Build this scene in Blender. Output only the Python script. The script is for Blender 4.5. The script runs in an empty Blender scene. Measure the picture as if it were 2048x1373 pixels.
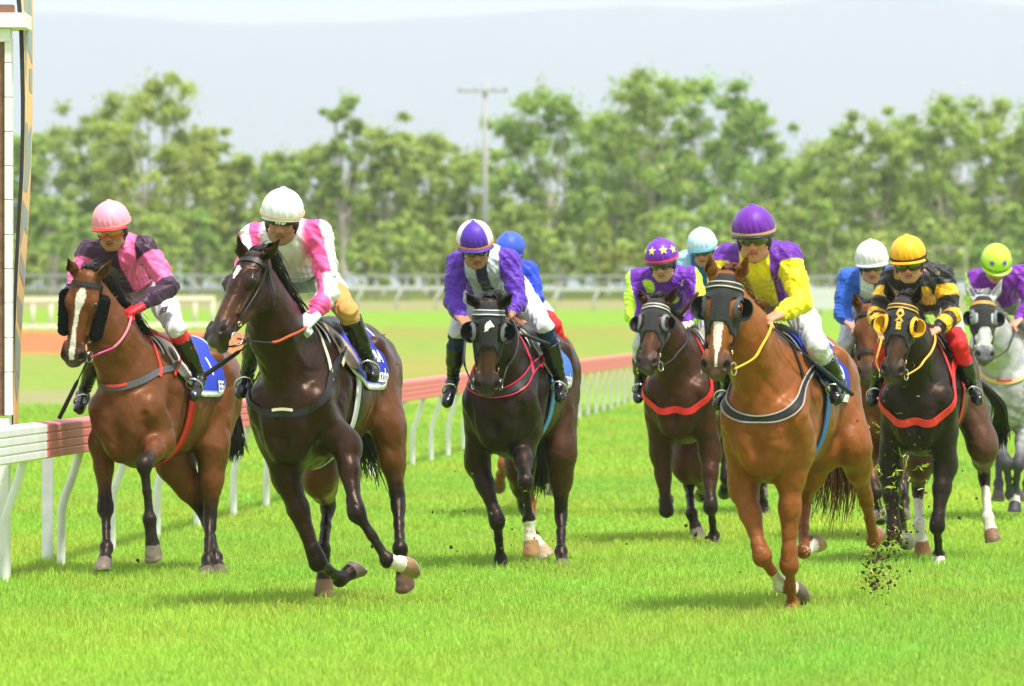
import bpy, bmesh, math, random
import numpy as np
from mathutils import Vector
sc = bpy.context.scene
# ------------------------------------------------------------------ camera
CW, CH, FPX, HOR, CAMZ = 2048.0, 1373.0, 12000.0, 640.0, 1.65
cam = bpy.data.cameras.new('camera'); camo = bpy.data.objects.new('camera', cam)
sc.collection.objects.link(camo); sc.camera = camo
camo.location = (0, 0, CAMZ); camo.rotation_euler = (math.radians(90), 0, 0)
cam.sensor_fit = 'HORIZONTAL'; cam.sensor_width = 36.0; cam.lens = FPX / CW * 36.0
cam.shift_y = -(CH / 2 - HOR) / CW
cam.clip_start = 0.5; cam.clip_end = 40000
cam.dof.use_dof = True; cam.dof.focus_distance = 36.5; cam.dof.aperture_fstop = 5.0
# ------------------------------------------------------------------ world: bright, thin overcast
SUN_EL, SUN_AZ = math.radians(66), math.radians(142)      # azimuth: compass direction the sun stands in, from +Y towards +X
w = bpy.data.worlds.new('World'); sc.world = w; w.use_nodes = True
nt = w.node_tree; nt.nodes.clear()
wo = nt.nodes.new('ShaderNodeOutputWorld'); bg = nt.nodes.new('ShaderNodeBackground')
sky = nt.nodes.new('ShaderNodeTexSky'); sky.sky_type = 'NISHITA'; sky.sun_disc = False
sky.sun_elevation = SUN_EL; sky.sun_rotation = SUN_AZ; sky.dust_density = 4.0; sky.air_density = 1.2
mixw = nt.nodes.new('ShaderNodeMix'); mixw.data_type = 'RGBA'
mixw.inputs[0].default_value = 0.78
mixw.inputs[7].default_value = (6.1, 6.35, 6.5, 1)         # cloud veil
nt.links.new(sky.outputs[0], mixw.inputs[6]); nt.links.new(mixw.outputs[2], bg.inputs[0])
bg.inputs[1].default_value = 0.088
nt.links.new(bg.outputs[0], wo.inputs[0])
sl = bpy.data.lights.new('sun', 'SUN'); sl.energy = 2.7; sl.angle = math.radians(6); sl.color = (1, 0.955, 0.88)
so = bpy.data.objects.new('sun', sl); sc.collection.objects.link(so)
sd = Vector((math.sin(SUN_AZ) * math.cos(SUN_EL), math.cos(SUN_AZ) * math.cos(SUN_EL), math.sin(SUN_EL)))
so.rotation_euler = (-sd).to_track_quat('-Z', 'Y').to_euler(); so.location = sd * 60
sc.view_settings.view_transform = 'Standard'; sc.view_settings.look = 'None'
sc.view_settings.exposure = 1.2; sc.view_settings.gamma = 1.0
cy = sc.cycles
cy.use_denoising = True
try: cy.denoiser = 'OPENIMAGEDENOISE'
except Exception: pass
cy.max_bounces = 6; cy.diffuse_bounces = 3; cy.glossy_bounces = 3; cy.transmission_bounces = 4
cy.volume_bounces = 1; cy.transparent_max_bounces = 12; cy.caustics_reflective = False; cy.caustics_refractive = False
# ------------------------------------------------------------------ small helpers
rng = np.random.default_rng(7)
def A(*v): return np.array(v, dtype=float)
def nrm(v): v = np.asarray(v, float); return v / (np.linalg.norm(v) + 1e-12)
def link(o, parent=None):
    sc.collection.objects.link(o)
    if parent is not None: o.parent = parent
    return o
def tag(o, label=None, cat=None, group=None, kind=None):
    if label: o['label'] = label
    if cat: o['category'] = cat
    if group: o['group'] = group
    if kind: o['kind'] = kind
    return o
def empty(name, loc, rz=0.0, parent=None):
    o = bpy.data.objects.new(name, None); o.location = loc; o.rotation_euler = (0, 0, rz); o.empty_display_size = 0.2
    return link(o, parent)
def mesh_np(name, v, f, mat, parent=None, col=None, smooth=True):
    """one mesh object from numpy verts and an (n,k) array or list of faces"""
    me = bpy.data.meshes.new(name)
    v = np.ascontiguousarray(v, dtype=np.float32)
    if isinstance(f, np.ndarray):
        n, k = f.shape
        me.vertices.add(len(v)); me.vertices.foreach_set('co', v.ravel())
        me.loops.add(n * k); me.loops.foreach_set('vertex_index', np.ascontiguousarray(f, dtype=np.int32).ravel())
        me.polygons.add(n); me.polygons.foreach_set('loop_start', np.arange(0, n * k, k, dtype=np.int32))
        me.update(calc_edges=True)
    else:
        me.from_pydata([tuple(map(float, p)) for p in v], [], [tuple(int(i) for i in q) for q in f])
    if smooth and len(me.polygons): me.polygons.foreach_set('use_smooth', np.ones(len(me.polygons), dtype=bool))
    if col is not None:
        ca = me.color_attributes.new('Col', 'FLOAT_COLOR', 'POINT')
        c4 = np.ones((len(v), 4), dtype=np.float32); c4[:, :3] = col
        ca.data.foreach_set('color', c4.ravel())
    if mat is not None: me.materials.append(mat)
    me.update()
    o = bpy.data.objects.new(name, me)
    return link(o, parent)
class MB:
    """collects shapes and links them as ONE mesh"""
    def __init__(s): s.v = []; s.f = []; s.n = 0
    def add(s, v, f):
        v = np.asarray(v, float); s.v.append(v); s.f += [tuple(int(i) + s.n for i in q) for q in f]; s.n += len(v); return s
    def box(s, c, d, R=None, bev=0.0):
        x, y, z = np.asarray(d) / 2.0
        P = np.array([[i * x, j * y, k * z] for i in (-1, 1) for j in (-1, 1) for k in (-1, 1)])
        if R is not None: P = P @ np.asarray(R).T
        return s.add(P + np.asarray(c), [(0, 1, 3, 2), (4, 6, 7, 5), (0, 4, 5, 1), (2, 3, 7, 6), (0, 2, 6, 4), (1, 5, 7, 3)])
    def tube(s, pts, r, n=8, cap=True):
        v, f = tube_geo(pts, r, n, cap); return s.add(v, f)
    def build(s, name, mat, parent=None, smooth=True, col=None):
        return mesh_np(name, np.vstack(s.v), s.f, mat, parent, col, smooth)
def catmull(P, n=8, closed=False):
    P = np.asarray(P, float); out = []; m = len(P)
    for i in range(m if closed else m - 1):
        if closed: a, b, c, d = P[i - 1], P[i], P[(i + 1) % m], P[(i + 2) % m]
        else: a, b, c, d = P[max(i - 1, 0)], P[i], P[i + 1], P[min(i + 2, m - 1)]
        for t in np.linspace(0, 1, n, endpoint=False):
            out.append(0.5 * (2 * b + (c - a) * t + (2 * a - 5 * b + 4 * c - d) * t * t + (3 * b - a - 3 * c + d) * t ** 3))
    if not closed: out.append(P[-1])
    return np.array(out)
def tube_geo(pts, r, n=8, cap=True):
    P = np.asarray(pts, float); m = len(P); r = np.broadcast_to(np.asarray(r, float), (m,))
    T = np.gradient(P, axis=0); T /= np.linalg.norm(T, axis=1, keepdims=True) + 1e-12
    u = np.cross(T[0], A(0.31, 0.2, 0.93)); u = nrm(u); V = []
    for i in range(m):
        u = nrm(u - T[i] * np.dot(u, T[i])); w_ = np.cross(T[i], u)
        a = np.linspace(0, 2 * math.pi, n, endpoint=False)
        V.append(P[i] + r[i] * (np.outer(np.cos(a), u) + np.outer(np.sin(a), w_)))
    f = [(i * n + j, i * n + (j + 1) % n, (i + 1) * n + (j + 1) % n, (i + 1) * n + j) for i in range(m - 1) for j in range(n)]
    if cap: f += [tuple(range(n - 1, -1, -1)), tuple((m - 1) * n + j for j in range(n))]
    return np.vstack(V), f
def sstep(a, b, x):
    t = np.clip((x - a) / (b - a), 0, 1); return t * t * (3 - 2 * t)
def creases(v, fr, seed, w=.2):
    """thin winding valleys: 1 in the valley, 0 elsewhere"""
    x, y, z = v.T * fr; s = seed
    f = np.sin(x * 1.0 + 1.9 * np.sin(z * .8 + s) + .9 * np.sin(y * 1.3 + 2 * s) + s) * .6 + np.sin(z * 1.15 + 1.7 * np.sin(x * .7 + 3 * s) + 1.1 * np.sin(y * .9 - x * .8) + 2 * s) * .6
    return np.exp(-(f / w) ** 2)
# ------------------------------------------------------------------ materials
MATS = {}
def nodes(m):
    m.use_nodes = True; n = m.node_tree; b = n.nodes['Principled BSDF']; return n, b
def mat(name, col, rough=0.6, spec=0.4, noise=0.0, nscale=20.0, bump=0.0, bscale=60.0, metal=0.0, coat=0.0, sheen=0.0, attr=False, nstretch=None, sub=0.0, fine=0.0, rvar=0.0, tint=None):
    if name in MATS: return MATS[name]
    m = bpy.data.materials.new(name); n, b = nodes(m)
    b.inputs['Roughness'].default_value = rough; b.inputs['Specular IOR Level'].default_value = spec
    b.inputs['Metallic'].default_value = metal; b.inputs['Coat Weight'].default_value = coat; b.inputs['Coat Roughness'].default_value = 0.25
    b.inputs['Sheen Weight'].default_value = sheen
    if tint: b.inputs['Specular Tint'].default_value = (*tint, 1)
    tc = n.nodes.new('ShaderNodeTexCoord')
    src = None
    if attr:
        a = n.nodes.new('ShaderNodeAttribute'); a.attribute_name = 'Col'; src = a.outputs['Color']
    if noise > 0:
        mp = n.nodes.new('ShaderNodeMapping'); n.links.new(tc.outputs['Object'], mp.inputs[0])
        if nstretch: mp.inputs['Scale'].default_value = nstretch
        t = n.nodes.new('ShaderNodeTexNoise'); t.inputs['Scale'].default_value = nscale; t.inputs['Detail'].default_value = 5; t.inputs['Roughness'].default_value = 0.65
        n.links.new(mp.outputs[0], t.inputs['Vector'])
        mr = n.nodes.new('ShaderNodeMapRange'); mr.inputs[1].default_value = 0.25; mr.inputs[2].default_value = 0.75
        mr.inputs[3].default_value = 1 - noise; mr.inputs[4].default_value = 1 + noise
        n.links.new(t.outputs[0], mr.inputs[0])
        mx = n.nodes.new('ShaderNodeMix'); mx.data_type = 'RGBA'; mx.blend_type = 'MULTIPLY'; mx.inputs[0].default_value = 1
        if src: n.links.new(src, mx.inputs[6])
        else: mx.inputs[6].default_value = (*col, 1)
        n.links.new(mr.outputs[0], mx.inputs[7]); n.links.new(mx.outputs[2], b.inputs['Base Color'])
    elif src: n.links.new(src, b.inputs['Base Color'])
    else: b.inputs['Base Color'].default_value = (*col, 1)
    if bump > 0:
        mp2 = n.nodes.new('ShaderNodeMapping'); n.links.new(tc.outputs['Object'], mp2.inputs[0])
        if nstretch: mp2.inputs['Scale'].default_value = nstretch
        t2 = n.nodes.new('ShaderNodeTexNoise'); t2.inputs['Scale'].default_value = bscale; t2.inputs['Detail'].default_value = 4
        n.links.new(mp2.outputs[0], t2.inputs['Vector'])
        bp = n.nodes.new('ShaderNodeBump'); bp.inputs['Strength'].default_value = bump; bp.inputs['Distance'].default_value = 0.02
        n.links.new(t2.outputs[0], bp.inputs['Height']); last = bp
        if fine > 0:
            t3 = n.nodes.new('ShaderNodeTexNoise'); t3.inputs['Scale'].default_value = 150; t3.inputs['Detail'].default_value = 3; n.links.new(tc.outputs['Object'], t3.inputs['Vector'])
            b3 = n.nodes.new('ShaderNodeBump'); b3.inputs['Strength'].default_value = fine; b3.inputs['Distance'].default_value = 0.004
            n.links.new(t3.outputs[0], b3.inputs['Height']); n.links.new(bp.outputs[0], b3.inputs['Normal']); last = b3
        n.links.new(last.outputs[0], b.inputs['Normal'])
        if rvar > 0:
            t4 = n.nodes.new('ShaderNodeTexNoise'); t4.inputs['Scale'].default_value = 6; t4.inputs['Detail'].default_value = 6; n.links.new(tc.outputs['Object'], t4.inputs['Vector'])
            m4 = n.nodes.new('ShaderNodeMapRange'); m4.inputs[1].default_value = .3; m4.inputs[2].default_value = .7; m4.inputs[3].default_value = rough - rvar; m4.inputs[4].default_value = rough + rvar
            n.links.new(t4.outputs[0], m4.inputs[0]); n.links.new(m4.outputs[0], b.inputs['Roughness'])
    MATS[name] = m; return m
# ------------------------------------------------------------------ signed-distance modelling
class Prim:
    def __init__(s, f, lo, hi, k, op): s.f, s.lo, s.hi, s.k, s.op = f, np.asarray(lo, float), np.asarray(hi, float), k, op
def ecap(a, b, ra, rb, flat=1.0, side=None, k=0.03, op='u', cut=None):
    """tapered capsule, squashed by flat along side; cut=(point, normal) slices it"""
    a = np.asarray(a, float); b = np.asarray(b, float); ab = b - a; L2 = max(ab @ ab, 1e-9)
    if side is not None:
        side = np.asarray(side, float); side = nrm(side - ab * (side @ ab) / L2)
    def f(X, Y, Z):
        px, py, pz = X - a[0], Y - a[1], Z - a[2]
        t = np.clip((px * ab[0] + py * ab[1] + pz * ab[2]) / L2, 0, 1)
        qx, qy, qz = px - t * ab[0], py - t * ab[1], pz - t * ab[2]
        r = ra + (rb - ra) * t
        q2 = qx * qx + qy * qy + qz * qz
        if side is None or flat == 1.0: d = np.sqrt(q2) - r
        else:
            s_ = qx * side[0] + qy * side[1] + qz * side[2]; e2 = np.maximum(q2 - s_ * s_, 0); u = s_ / flat
            L = np.sqrt(e2 + u * u) + 1e-9; G = np.sqrt(e2 + (u / flat) ** 2) + 1e-9
            d = (L - r) * np.minimum(L / G, 1.0)
        if cut is not None:
            c, n_ = cut; d = np.maximum(d, (X - c[0]) * n_[0] + (Y - c[1]) * n_[1] + (Z - c[2]) * n_[2])
        return d
    m = max(ra, rb) * max(1.0, flat) + k
    return Prim(f, np.minimum(a, b) - m, np.maximum(a, b) + m, k, op)
def ell(c, r, ax=None, k=0.03, op='u'):
    c = np.asarray(c, float); r = np.asarray(r, float); ax = np.eye(3) if ax is None else np.asarray(ax, float)
    def f(X, Y, Z):
        px, py, pz = X - c[0], Y - c[1], Z - c[2]; k0 = 0; k1 = 0
        for i in range(3):
            q = (px * ax[i, 0] + py * ax[i, 1] + pz * ax[i, 2]) / r[i]; k0 = k0 + q * q; k1 = k1 + (q / r[i]) ** 2
        k0 = np.sqrt(k0); return k0 * (k0 - 1) / (np.sqrt(k1) + 1e-9)
    m = r.max() + k
    return Prim(f, c - m, c + m, k, op)
def comb(a, b, k, op):
    if op == 's':
        h = np.maximum(k - np.abs(a + b), 0) / max(k, 1e-6); return np.maximum(a, -b) + h * h * k * 0.25
    h = np.maximum(k - np.abs(a - b), 0) / max(k, 1e-6); return np.minimum(a, b) - h * h * k * 0.25
def sd_pts(prims, P):
    P = np.asarray(P, float); d = np.full(len(P), 1.5)
    for p in prims: d = comb(d, p.f(P[:, 0], P[:, 1], P[:, 2]), p.k, p.op)
    return d
def sd_grad(prims, P, e=0.004):
    g = np.stack([sd_pts(prims, P + e * np.eye(3)[i]) - sd_pts(prims, P - e * np.eye(3)[i]) for i in range(3)], 1)
    return g / (np.linalg.norm(g, axis=1, keepdims=True) + 1e-9)
def project(prims, P, off=0.0, it=6):
    P = np.array(P, float)
    for _ in range(it):
        d = sd_pts(prims, P); P -= (d - off)[:, None] * sd_grad(prims, P) * 0.9
    return P
def trace(prims, O, D, off=0.0, it=48, tmax=2.0):
    O = np.asarray(O, float); D = np.asarray(D, float); t = np.zeros(len(O))
    for _ in range(it):
        d = sd_pts(prims, O + D * t[:, None]) - off; t = np.minimum(t + d * 0.8, tmax)
    return O + D * t[:, None]
def grid(prims, h, lo=None, hi=None):
    us = [p for p in prims if p.op == 'u']
    lo = np.min([p.lo for p in us], axis=0) - 2 * h if lo is None else np.asarray(lo, float)
    hi = np.max([p.hi for p in us], axis=0) + 2 * h if hi is None else np.asarray(hi, float)
    n = np.ceil((hi - lo) / h).astype(int) + 1
    if not np.all(np.isfinite(n)) or np.prod(n.astype(float)) > 6e7: raise RuntimeError('grid %s %s %s' % (n, lo, hi))
    ax = [(lo[i] + h * np.arange(n[i])).astype(np.float32) for i in range(3)]
    V = np.full(n, 1.0, dtype=np.float32)
    for p in prims:
        m = max(p.k, 2 * h) + h
        i0 = np.clip(np.floor((p.lo - m - lo) / h).astype(int), 0, n); i1 = np.clip(np.ceil((p.hi + m - lo) / h).astype(int) + 1, 0, n)
        if np.any(i1 <= i0): continue
        s = tuple(slice(a, b) for a, b in zip(i0, i1))
        d = p.f(ax[0][s[0]][:, None, None], ax[1][s[1]][None, :, None], ax[2][s[2]][None, None, :])
        V[s] = comb(V[s], d, p.k, p.op)
    return V, lo, ax
def nets(V, lo, h):
    """naive surface nets: verts and quads of the zero level"""
    s = V < 0; nx, ny, nz = V.shape
    c = np.zeros((nx - 1, ny - 1, nz - 1), dtype=np.int8)
    for i in (0, 1):
        for j in (0, 1):
            for k in (0, 1): c += s[i:nx - 1 + i, j:ny - 1 + j, k:nz - 1 + k]
    act = np.argwhere((c > 0) & (c < 8))
    idx = np.full(c.shape, -1, dtype=np.int32); idx[tuple(act.T)] = np.arange(len(act))
    cv = {}
    for i in (0, 1):
        for j in (0, 1):
            for k in (0, 1): cv[(i, j, k)] = V[act[:, 0] + i, act[:, 1] + j, act[:, 2] + k]
    acc = np.zeros((len(act), 3)); cnt = np.zeros(len(act))
    for axx in range(3):
        for p in range(2):
            for q in range(2):
                a = [0, 0, 0]; o = [x for x in range(3) if x != axx]; a[o[0]] = p; a[o[1]] = q; b = list(a); b[axx] = 1
                va, vb = cv[tuple(a)], cv[tuple(b)]; m = (va < 0) != (vb < 0)
                t = np.where(m, va / np.where(m, va - vb, 1), 0)
                P = np.tile(np.array(a, float), (len(act), 1)); P[:, axx] = t
                acc[m] += P[m]; cnt[m] += 1
    v = lo + h * (act + acc / cnt[:, None])
    F = []
    for axx in range(3):
        o = [x for x in range(3) if x != axx]
        sl0 = [slice(None)] * 3; sl1 = [slice(None)] * 3; sl0[axx] = slice(0, -1); sl1[axx] = slice(1, None)
        s0, s1 = s[tuple(sl0)], s[tuple(sl1)]; e = np.argwhere(s0 != s1)
        lim = np.array(V.shape) - 1
        e = e[(e[:, o[0]] > 0) & (e[:, o[1]] > 0) & (e[:, o[0]] < lim[o[0]]) & (e[:, o[1]] < lim[o[1]])]
        q = []
        for d0, d1 in ((-1, -1), (0, -1), (0, 0), (-1, 0)):
            t = e.copy(); t[:, o[0]] += d0; t[:, o[1]] += d1; q.append(idx[tuple(t.T)])
        q = np.stack(q, 1); flip = s0[tuple(e.T)] if axx != 1 else ~s0[tuple(e.T)]
        q[~flip] = q[~flip][:, ::-1]; F.append(q)
    return v, np.vstack(F).astype(np.int32)
def solid(prims, h): V, lo, ax = grid(prims, h); return nets(V, lo, h)
# ------------------------------------------------------------------ pixel (2048 px wide) to world
def ray(u, v): return A((u - CW / 2) / FPX, 1.0, (HOR - v) / FPX)
CAM = A(0, 0, CAMZ)
def at(u, v, d): return CAM + ray(u, v) * d
class Frame:
    """a horse's own frame: x forward, y to its left, z up; origin on the ground under the girth"""
    def __init__(s, u, d, yaw, xref=0.68):
        p = math.radians(yaw); s.F = A(-math.sin(p), -math.cos(p), 0); s.L = A(math.cos(p), -math.sin(p), 0)
        q = at(u, HOR, d); s.O = A(q[0], q[1], 0) - s.F * xref; s.rz = math.atan2(s.F[1], s.F[0])
    def loc(s, P): q = np.asarray(P) - s.O; return A(q @ s.F, q @ s.L, q[2])
    def vec(s, v): v = np.asarray(v); return A(v @ s.F, v @ s.L, v[2])
    def px(s, u, v, x):
        r = ray(u, v); t = (x - (CAM - s.O) @ s.F) / (r @ s.F); return s.loc(CAM + r * t)
    def ik(s, prev, u, v, L, sign):
        """point on the pixel's ray at bone length L from prev; sign +1 nearer the camera, -1 behind"""
        c = s.loc(CAM); r = s.vec(ray(u, v)); r = nrm(r); b = (np.asarray(prev) - c) @ r
        near = c + r * b; off2 = np.sum((near - prev) ** 2); m = L * L - off2
        if m <= 0: return near + r * 0.0
        return near - r * (sign * math.sqrt(m))
# ------------------------------------------------------------------ horse
COATS = {   # coat, points (legs), mane, muzzle, leg-point strength
 'bay':      dict(c=(.122,.041,.013), pts=(.011,.009,.008), mane=(.010,.008,.008), muz=(.035,.026,.022), p=1, rough=.36),
 'dark_bay': dict(c=(.020,.0085,.005), pts=(.007,.006,.0055), mane=(.008,.007,.007), muz=(.022,.019,.018), p=1, rough=.30),
 'brown':    dict(c=(.012,.0075,.006), pts=(.007,.006,.006), mane=(.009,.008,.008), muz=(.026,.022,.020), p=1, rough=.36),
 'mid_bay':  dict(c=(.042,.0155,.0075), pts=(.011,.009,.009), mane=(.009,.008,.008), muz=(.022,.018,.017), p=1, rough=.38),
 'black':    dict(c=(.0105,.008,.007), pts=(.006,.0055,.0055), mane=(.008,.007,.007), muz=(.018,.016,.015), p=1, rough=.40),
 'chestnut': dict(c=(.215,.068,.015), pts=(.165,.052,.013), mane=(.12,.036,.010), muz=(.060,.036,.028), p=.4, rough=.36),
 'grey':     dict(c=(.36,.36,.365), pts=(.045,.045,.052), mane=(.30,.30,.30), muz=(.06,.06,.065), p=1, rough=.5),
}
WHITE = A(.62, .57, .49)
class Horse: pass
HW = 1.14       # breadth of the head
def head_prims(H):
    hd, sd_ = H.hd, H.axes
    P = []
    def E(c, r, k=.03, op='u'): P.append(ell(hd(*c), (r[0], r[1], r[2] * HW), sd_, k, op))
    def C(a, b, ra, rb, fl=1., k=.03, op='u'): P.append(ecap(hd(*a), hd(*b), ra, rb, fl, H.side, k, op))
    E((.06, -.055, 0), (.11, .088, .080), .04)
    E((.17, -.035, 0), (.13, .066, .090), .04)
    C((.16, -.065, 0), (.47, -.040, 0), .084, .054, .86, .03)
    C((.13, .000, 0), (.49, -.008, 0), .046, .031, 1.15, .03)
    for s in (-1, 1):
        E((.165, -.145, s * .042), (.098, .086, .034), .035)
        C((.17, -.16, s * .032), (.42, -.085, s * .018), .045, .030, 1., .04)
        E((.178, -.014, s * .070), (.056, .036, .030), .03)
        C((.23, -.045, s * .070), (.37, -.045, s * .056), .016, .010, 1., .02)
        E((.510, -.018, s * .050), (.046, .038, .027), .02)
    E((.512, -.042, 0), (.070, .060, .060), .03)
    E((.562, -.030, 0), (.034, .040, .040), .018)
    E((.545, -.088, 0), (.045, .030, .037), .018)
    for s in (-1, 1):
        P.append(ell(hd(.514, .010, s * .058), (.031, .020, .017), np.array([nrm(sd_[0] - .45 * s * sd_[2]), sd_[1], nrm(sd_[2] + .45 * s * sd_[0])]), .008, 's'))
        E((.470, -.004, s * .052), (.045, .018, .016), .015)
        C((.515, -.074, s * .060), (.575, -.072, s * .028), .007, .006, 1., .008, 's')
    return P
def build_horse(S):
    H = Horse(); H.S = S; fr = H.fr = Frame(S['chest'], S['d'], S['yaw']); z0 = S.get('lift', 0.0); sz = S.get('size', 1.0)
    name = 'race_horse'
    root = empty(name, fr.O, fr.rz); tag(root, S['label'], 'horse', 'racehorses galloping in the field'); H.root = root
    coat = COATS[S['coat']]; vox = S.get('vox', .0085)
    def pt(q, prev=None, L=None):
        if isinstance(q, np.ndarray): return q.copy()
        if prev is None: return fr.px(*q)
        return fr.ik(prev, q[0], q[1], L, q[2])
    T = lambda x, y, z: A(x * sz, y * sz, z * sz + z0)
    P = []
    def E(c, r, k=.06, op='u', ax=None): P.append(ell(T(*c), np.array(r) * sz, ax, k, op))
    Y = A(0, 1, 0)
    def C(a, b, ra, rb, fl=1., k=.05, op='u', side=Y): P.append(ecap(T(*a), T(*b), ra * sz, rb * sz, fl, side, k, op))
    # ---- trunk
    E((.29, 0, 1.165), (.45, .215, .410), .06)
    E((-.06, 0, 1.165), (.58, .258, .340), .08)
    E((-.46, 0, 1.285), (.42, .235, .265), .08)
    E((-.70, 0, 1.335), (.34, .245, .235), .08)
    C((.44, 0, 1.525), (.06, 0, 1.475), .070, .060, .8, .10)
    C((-.30, 0, 1.49), (-.72, 0, 1.525), .055, .060, 1.2, .10)
    H.trunk = list(P)
    for s in (-1, 1):
        C((.22, s * .120, 1.44), (.58, s * .155, 1.14), .105, .120, .75, .05)       # shoulder blade
        C((.60, s * .148, 1.14), (.42, s * .166, .93), .113, .104, .8, .05)        # upper arm
        C((.26, s * .165, 1.22), (.38, s * .178, .98), .13, .095, .7, .035)          # triceps
        E((.630, s * .086, 1.055), (.110, .098, .20), .035)                        # pectoral
        E((.600, s * .062, .905), (.11, .065, .10), .03)
        E((-.86, s * .105, 1.24), (.15, .115, .23), .06)                             # buttock
        C((-.48, s * .19, 1.46), (-.50, s * .19, 1.40), .05, .05, 1., .09)           # hip point
    E((.46, 0, .88), (.20, .10, .11), .07)
    for s in (-1, 1):
        E((-.33, s * .262, 1.37), (.10, .026, .11), .06, 's')                        # flank hollow
        C((.15, s * .262, 1.24), (.27, s * .252, .97), .018, .018, 1., .05, 's')       # behind the triceps
        C((-.74, s * .238, 1.36), (-.68, s * .222, 1.00), .012, .012, 1., .05, 's')    # hamstring line
        C((.715, s * .175, 1.10), (.68, s * .145, .88), .012, .012, 1., .04, 's')      # breast and arm
    # ---- legs
    segs = []
    H.legs = {}
    def dflt(k):
        s = 1 if k[0] == 'L' else -1
        if k[1] == 'F': return [T(.42, s * .165, .955), T(.52, s * .13, .60), T(.30, s * .12, .42), T(.16, s * .12, .38)]
        return [T(-.46, s * .16, .98), T(-.70, s * .13, .62), T(-.50, s * .12, .30), T(-.38, s * .12, .17)]
    for k in ('LF', 'RF', 'LH', 'RH'):
        s = 1 if k[0] == 'L' else -1; fore = k[1] == 'F'
        q = S['legs'].get(k)
        if q is None: J = dflt(k)
        else:
            J = [pt(q[0])]
            for i, L in enumerate((.43, .30, .175) if fore else (.44, .37, .175)): J.append(pt(q[i + 1], J[-1], L * sz))
        a, b, c, d = J; H.legs[k] = J
        thin = S.get('thin', 1.0) * sz
        def cap(a_, b_, ra, rb, fl=1., kk=.03, op='u', cut=None): P.append(ecap(a_, b_, ra * thin, rb * thin, fl, Y, kk, op, cut))
        ab = b - a; bc = c - b; cd = d - c
        back = nrm(np.cross(Y, nrm(bc)))           # palmar side of the cannon
        if back @ A(1, 0, 0) > 0.2 and abs(nrm(bc)[0]) < .7: back = -back
        if fore:
            cap(T(.52, s * .165, 1.04), a, .112, .102, .8, .05)
            cap(a, a + ab * .38, .094, .070, .80, .05); cap(a + ab * .38, a + ab * .88, .068, .040, .88, .04)
            cap(a + ab * .86, b + bc * .06, .044, .047, 1., .03)
            P.append(ell(b + bc * .02, A(.048, .050, .056) * thin, None, .03))
            cap(b + bc * .08, b + bc * .5, .038, .028, .88, .03); cap(b + bc * .5, c - bc * .05, .028, .032, .88, .02)
            cap(b + bc * .2 + back * .014, c + back * .016, .024, .024, .7, .02)
        else:
            hip = T(-.62, s * .135, 1.30)
            cap(hip, a, .185, .135, .74, .08); cap(T(-.82, s * .12, 1.14), a + ab * .35, .13, .085, .72, .06)
            cap(a, a + ab * .45, .135, .096, .72, .05); cap(a + ab * .45, a + ab * .93, .094, .050, .76, .04)
            sh = nrm(a - b) * .5 - nrm(bc) * .5
            hk = nrm(-nrm(ab) * 1.0 - 0 * bc)
            hb = nrm(nrm(ab) - nrm(bc)) if np.linalg.norm(nrm(ab) - nrm(bc)) > .15 else back
            cap(a + ab * .93, b + bc * .12, .049, .045, .82, .03)
            cap(b - bc / np.linalg.norm(bc) * .050 + hb * .030, b + bc * .25 + hb * .010, .024, .024, .9, .03)   # point of hock
            cap(b + bc * .10, b + bc * .5, .042, .034, .85, .03); cap(b + bc * .5, c - bc * .04, .034, .036, .88, .02)
            cap(b + bc * .2 + back * .014, c + back * .016, .024, .024, .7, .02)
        P.append(ell(c, A(.044, .041, .044) * thin, None, .025))
        P.append(ell(c + back * .020 * thin, A(.028, .028, .028) * thin, None, .02))
        ax_ = nrm(cd); dors = nrm(np.cross(ax_, Y)); sole = nrm(ax_ * .80 - dors * .55); Ld = np.linalg.norm(cd)
        cor = c + ax_ * (Ld - .085 * sz)
        cap(c, cor, .036, .040, 1., .025)
        P.append(ecap(cor - ax_ * .004 - dors * .006, d - dors * .002 + ax_ * .02, .045 * thin, .062 * thin, 1., None, .006, 'u', cut=(d + sole * .012, sole)))
        H.__dict__.setdefault('soles', {})[k] = (d, sole, dors)
        segs += [(k, 0, a, b), (k, 1, b, c), (k, 2, c, cor), (k, 3, cor, d + ax_ * .03)]
    # belly/flank line and grooves
    # ---- neck and head
    poll = pt(S['poll']); Lh = S.get('Lh', .60) * sz
    nose = fr.ik(poll, S['nose'][0], S['nose'][1], Lh, S['nose'][2])
    hy = math.radians(S['hyaw']); side = fr.vec(A(math.cos(hy), -math.sin(hy), 0))
    h = nrm(nose - poll); side = nrm(side - h * (side @ h)); n_ = np.cross(h, side)
    hs = Lh / .60
    H.side, H.h, H.n, H.poll = side, h, n_, poll; H.axes = np.array([h, n_, side])
    H.hd = lambda a, b, c: poll + hs * (h * a + n_ * b + side * (c * HW))
    H.hcoord = lambda Q: np.stack([(Q - poll) @ h, (Q - poll) @ n_, (Q - poll) @ side / HW], 1) / hs
    nb = T(.44, 0, 1.27); npl = H.hd(.055, -.085, 0)
    nm = (nb + npl) / 2 + A(0.0, 0, S.get('arch', -.005)) + A(0, S.get('nbend', 0), 0)
    nd = npl - nb; ns = nrm(np.cross(A(0, 0, 1), nd)); ns = ns if ns[1] > 0 else -ns
    P.append(ecap(nb, nm, 0.285 * sz, .205 * sz, .60, ns, .06)); P.append(ecap(nm, npl, 0.198 * sz, .102 * sz, .70, ns * .6 + side * .4, .05))
    for s in (-1, 1): P.append(ecap(nb + A(.03, 0, -.10) + ns * s * .075, nm + ns * s * .050 + A(.06, 0, -.05), .075, .05, 1., None, .05))
    P.append(ecap(nb + A(.06, 0, -.10), (nm + npl) / 2 - A(0, 0, .08), .12, .055, .8, ns, .06))      # windpipe line
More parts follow.
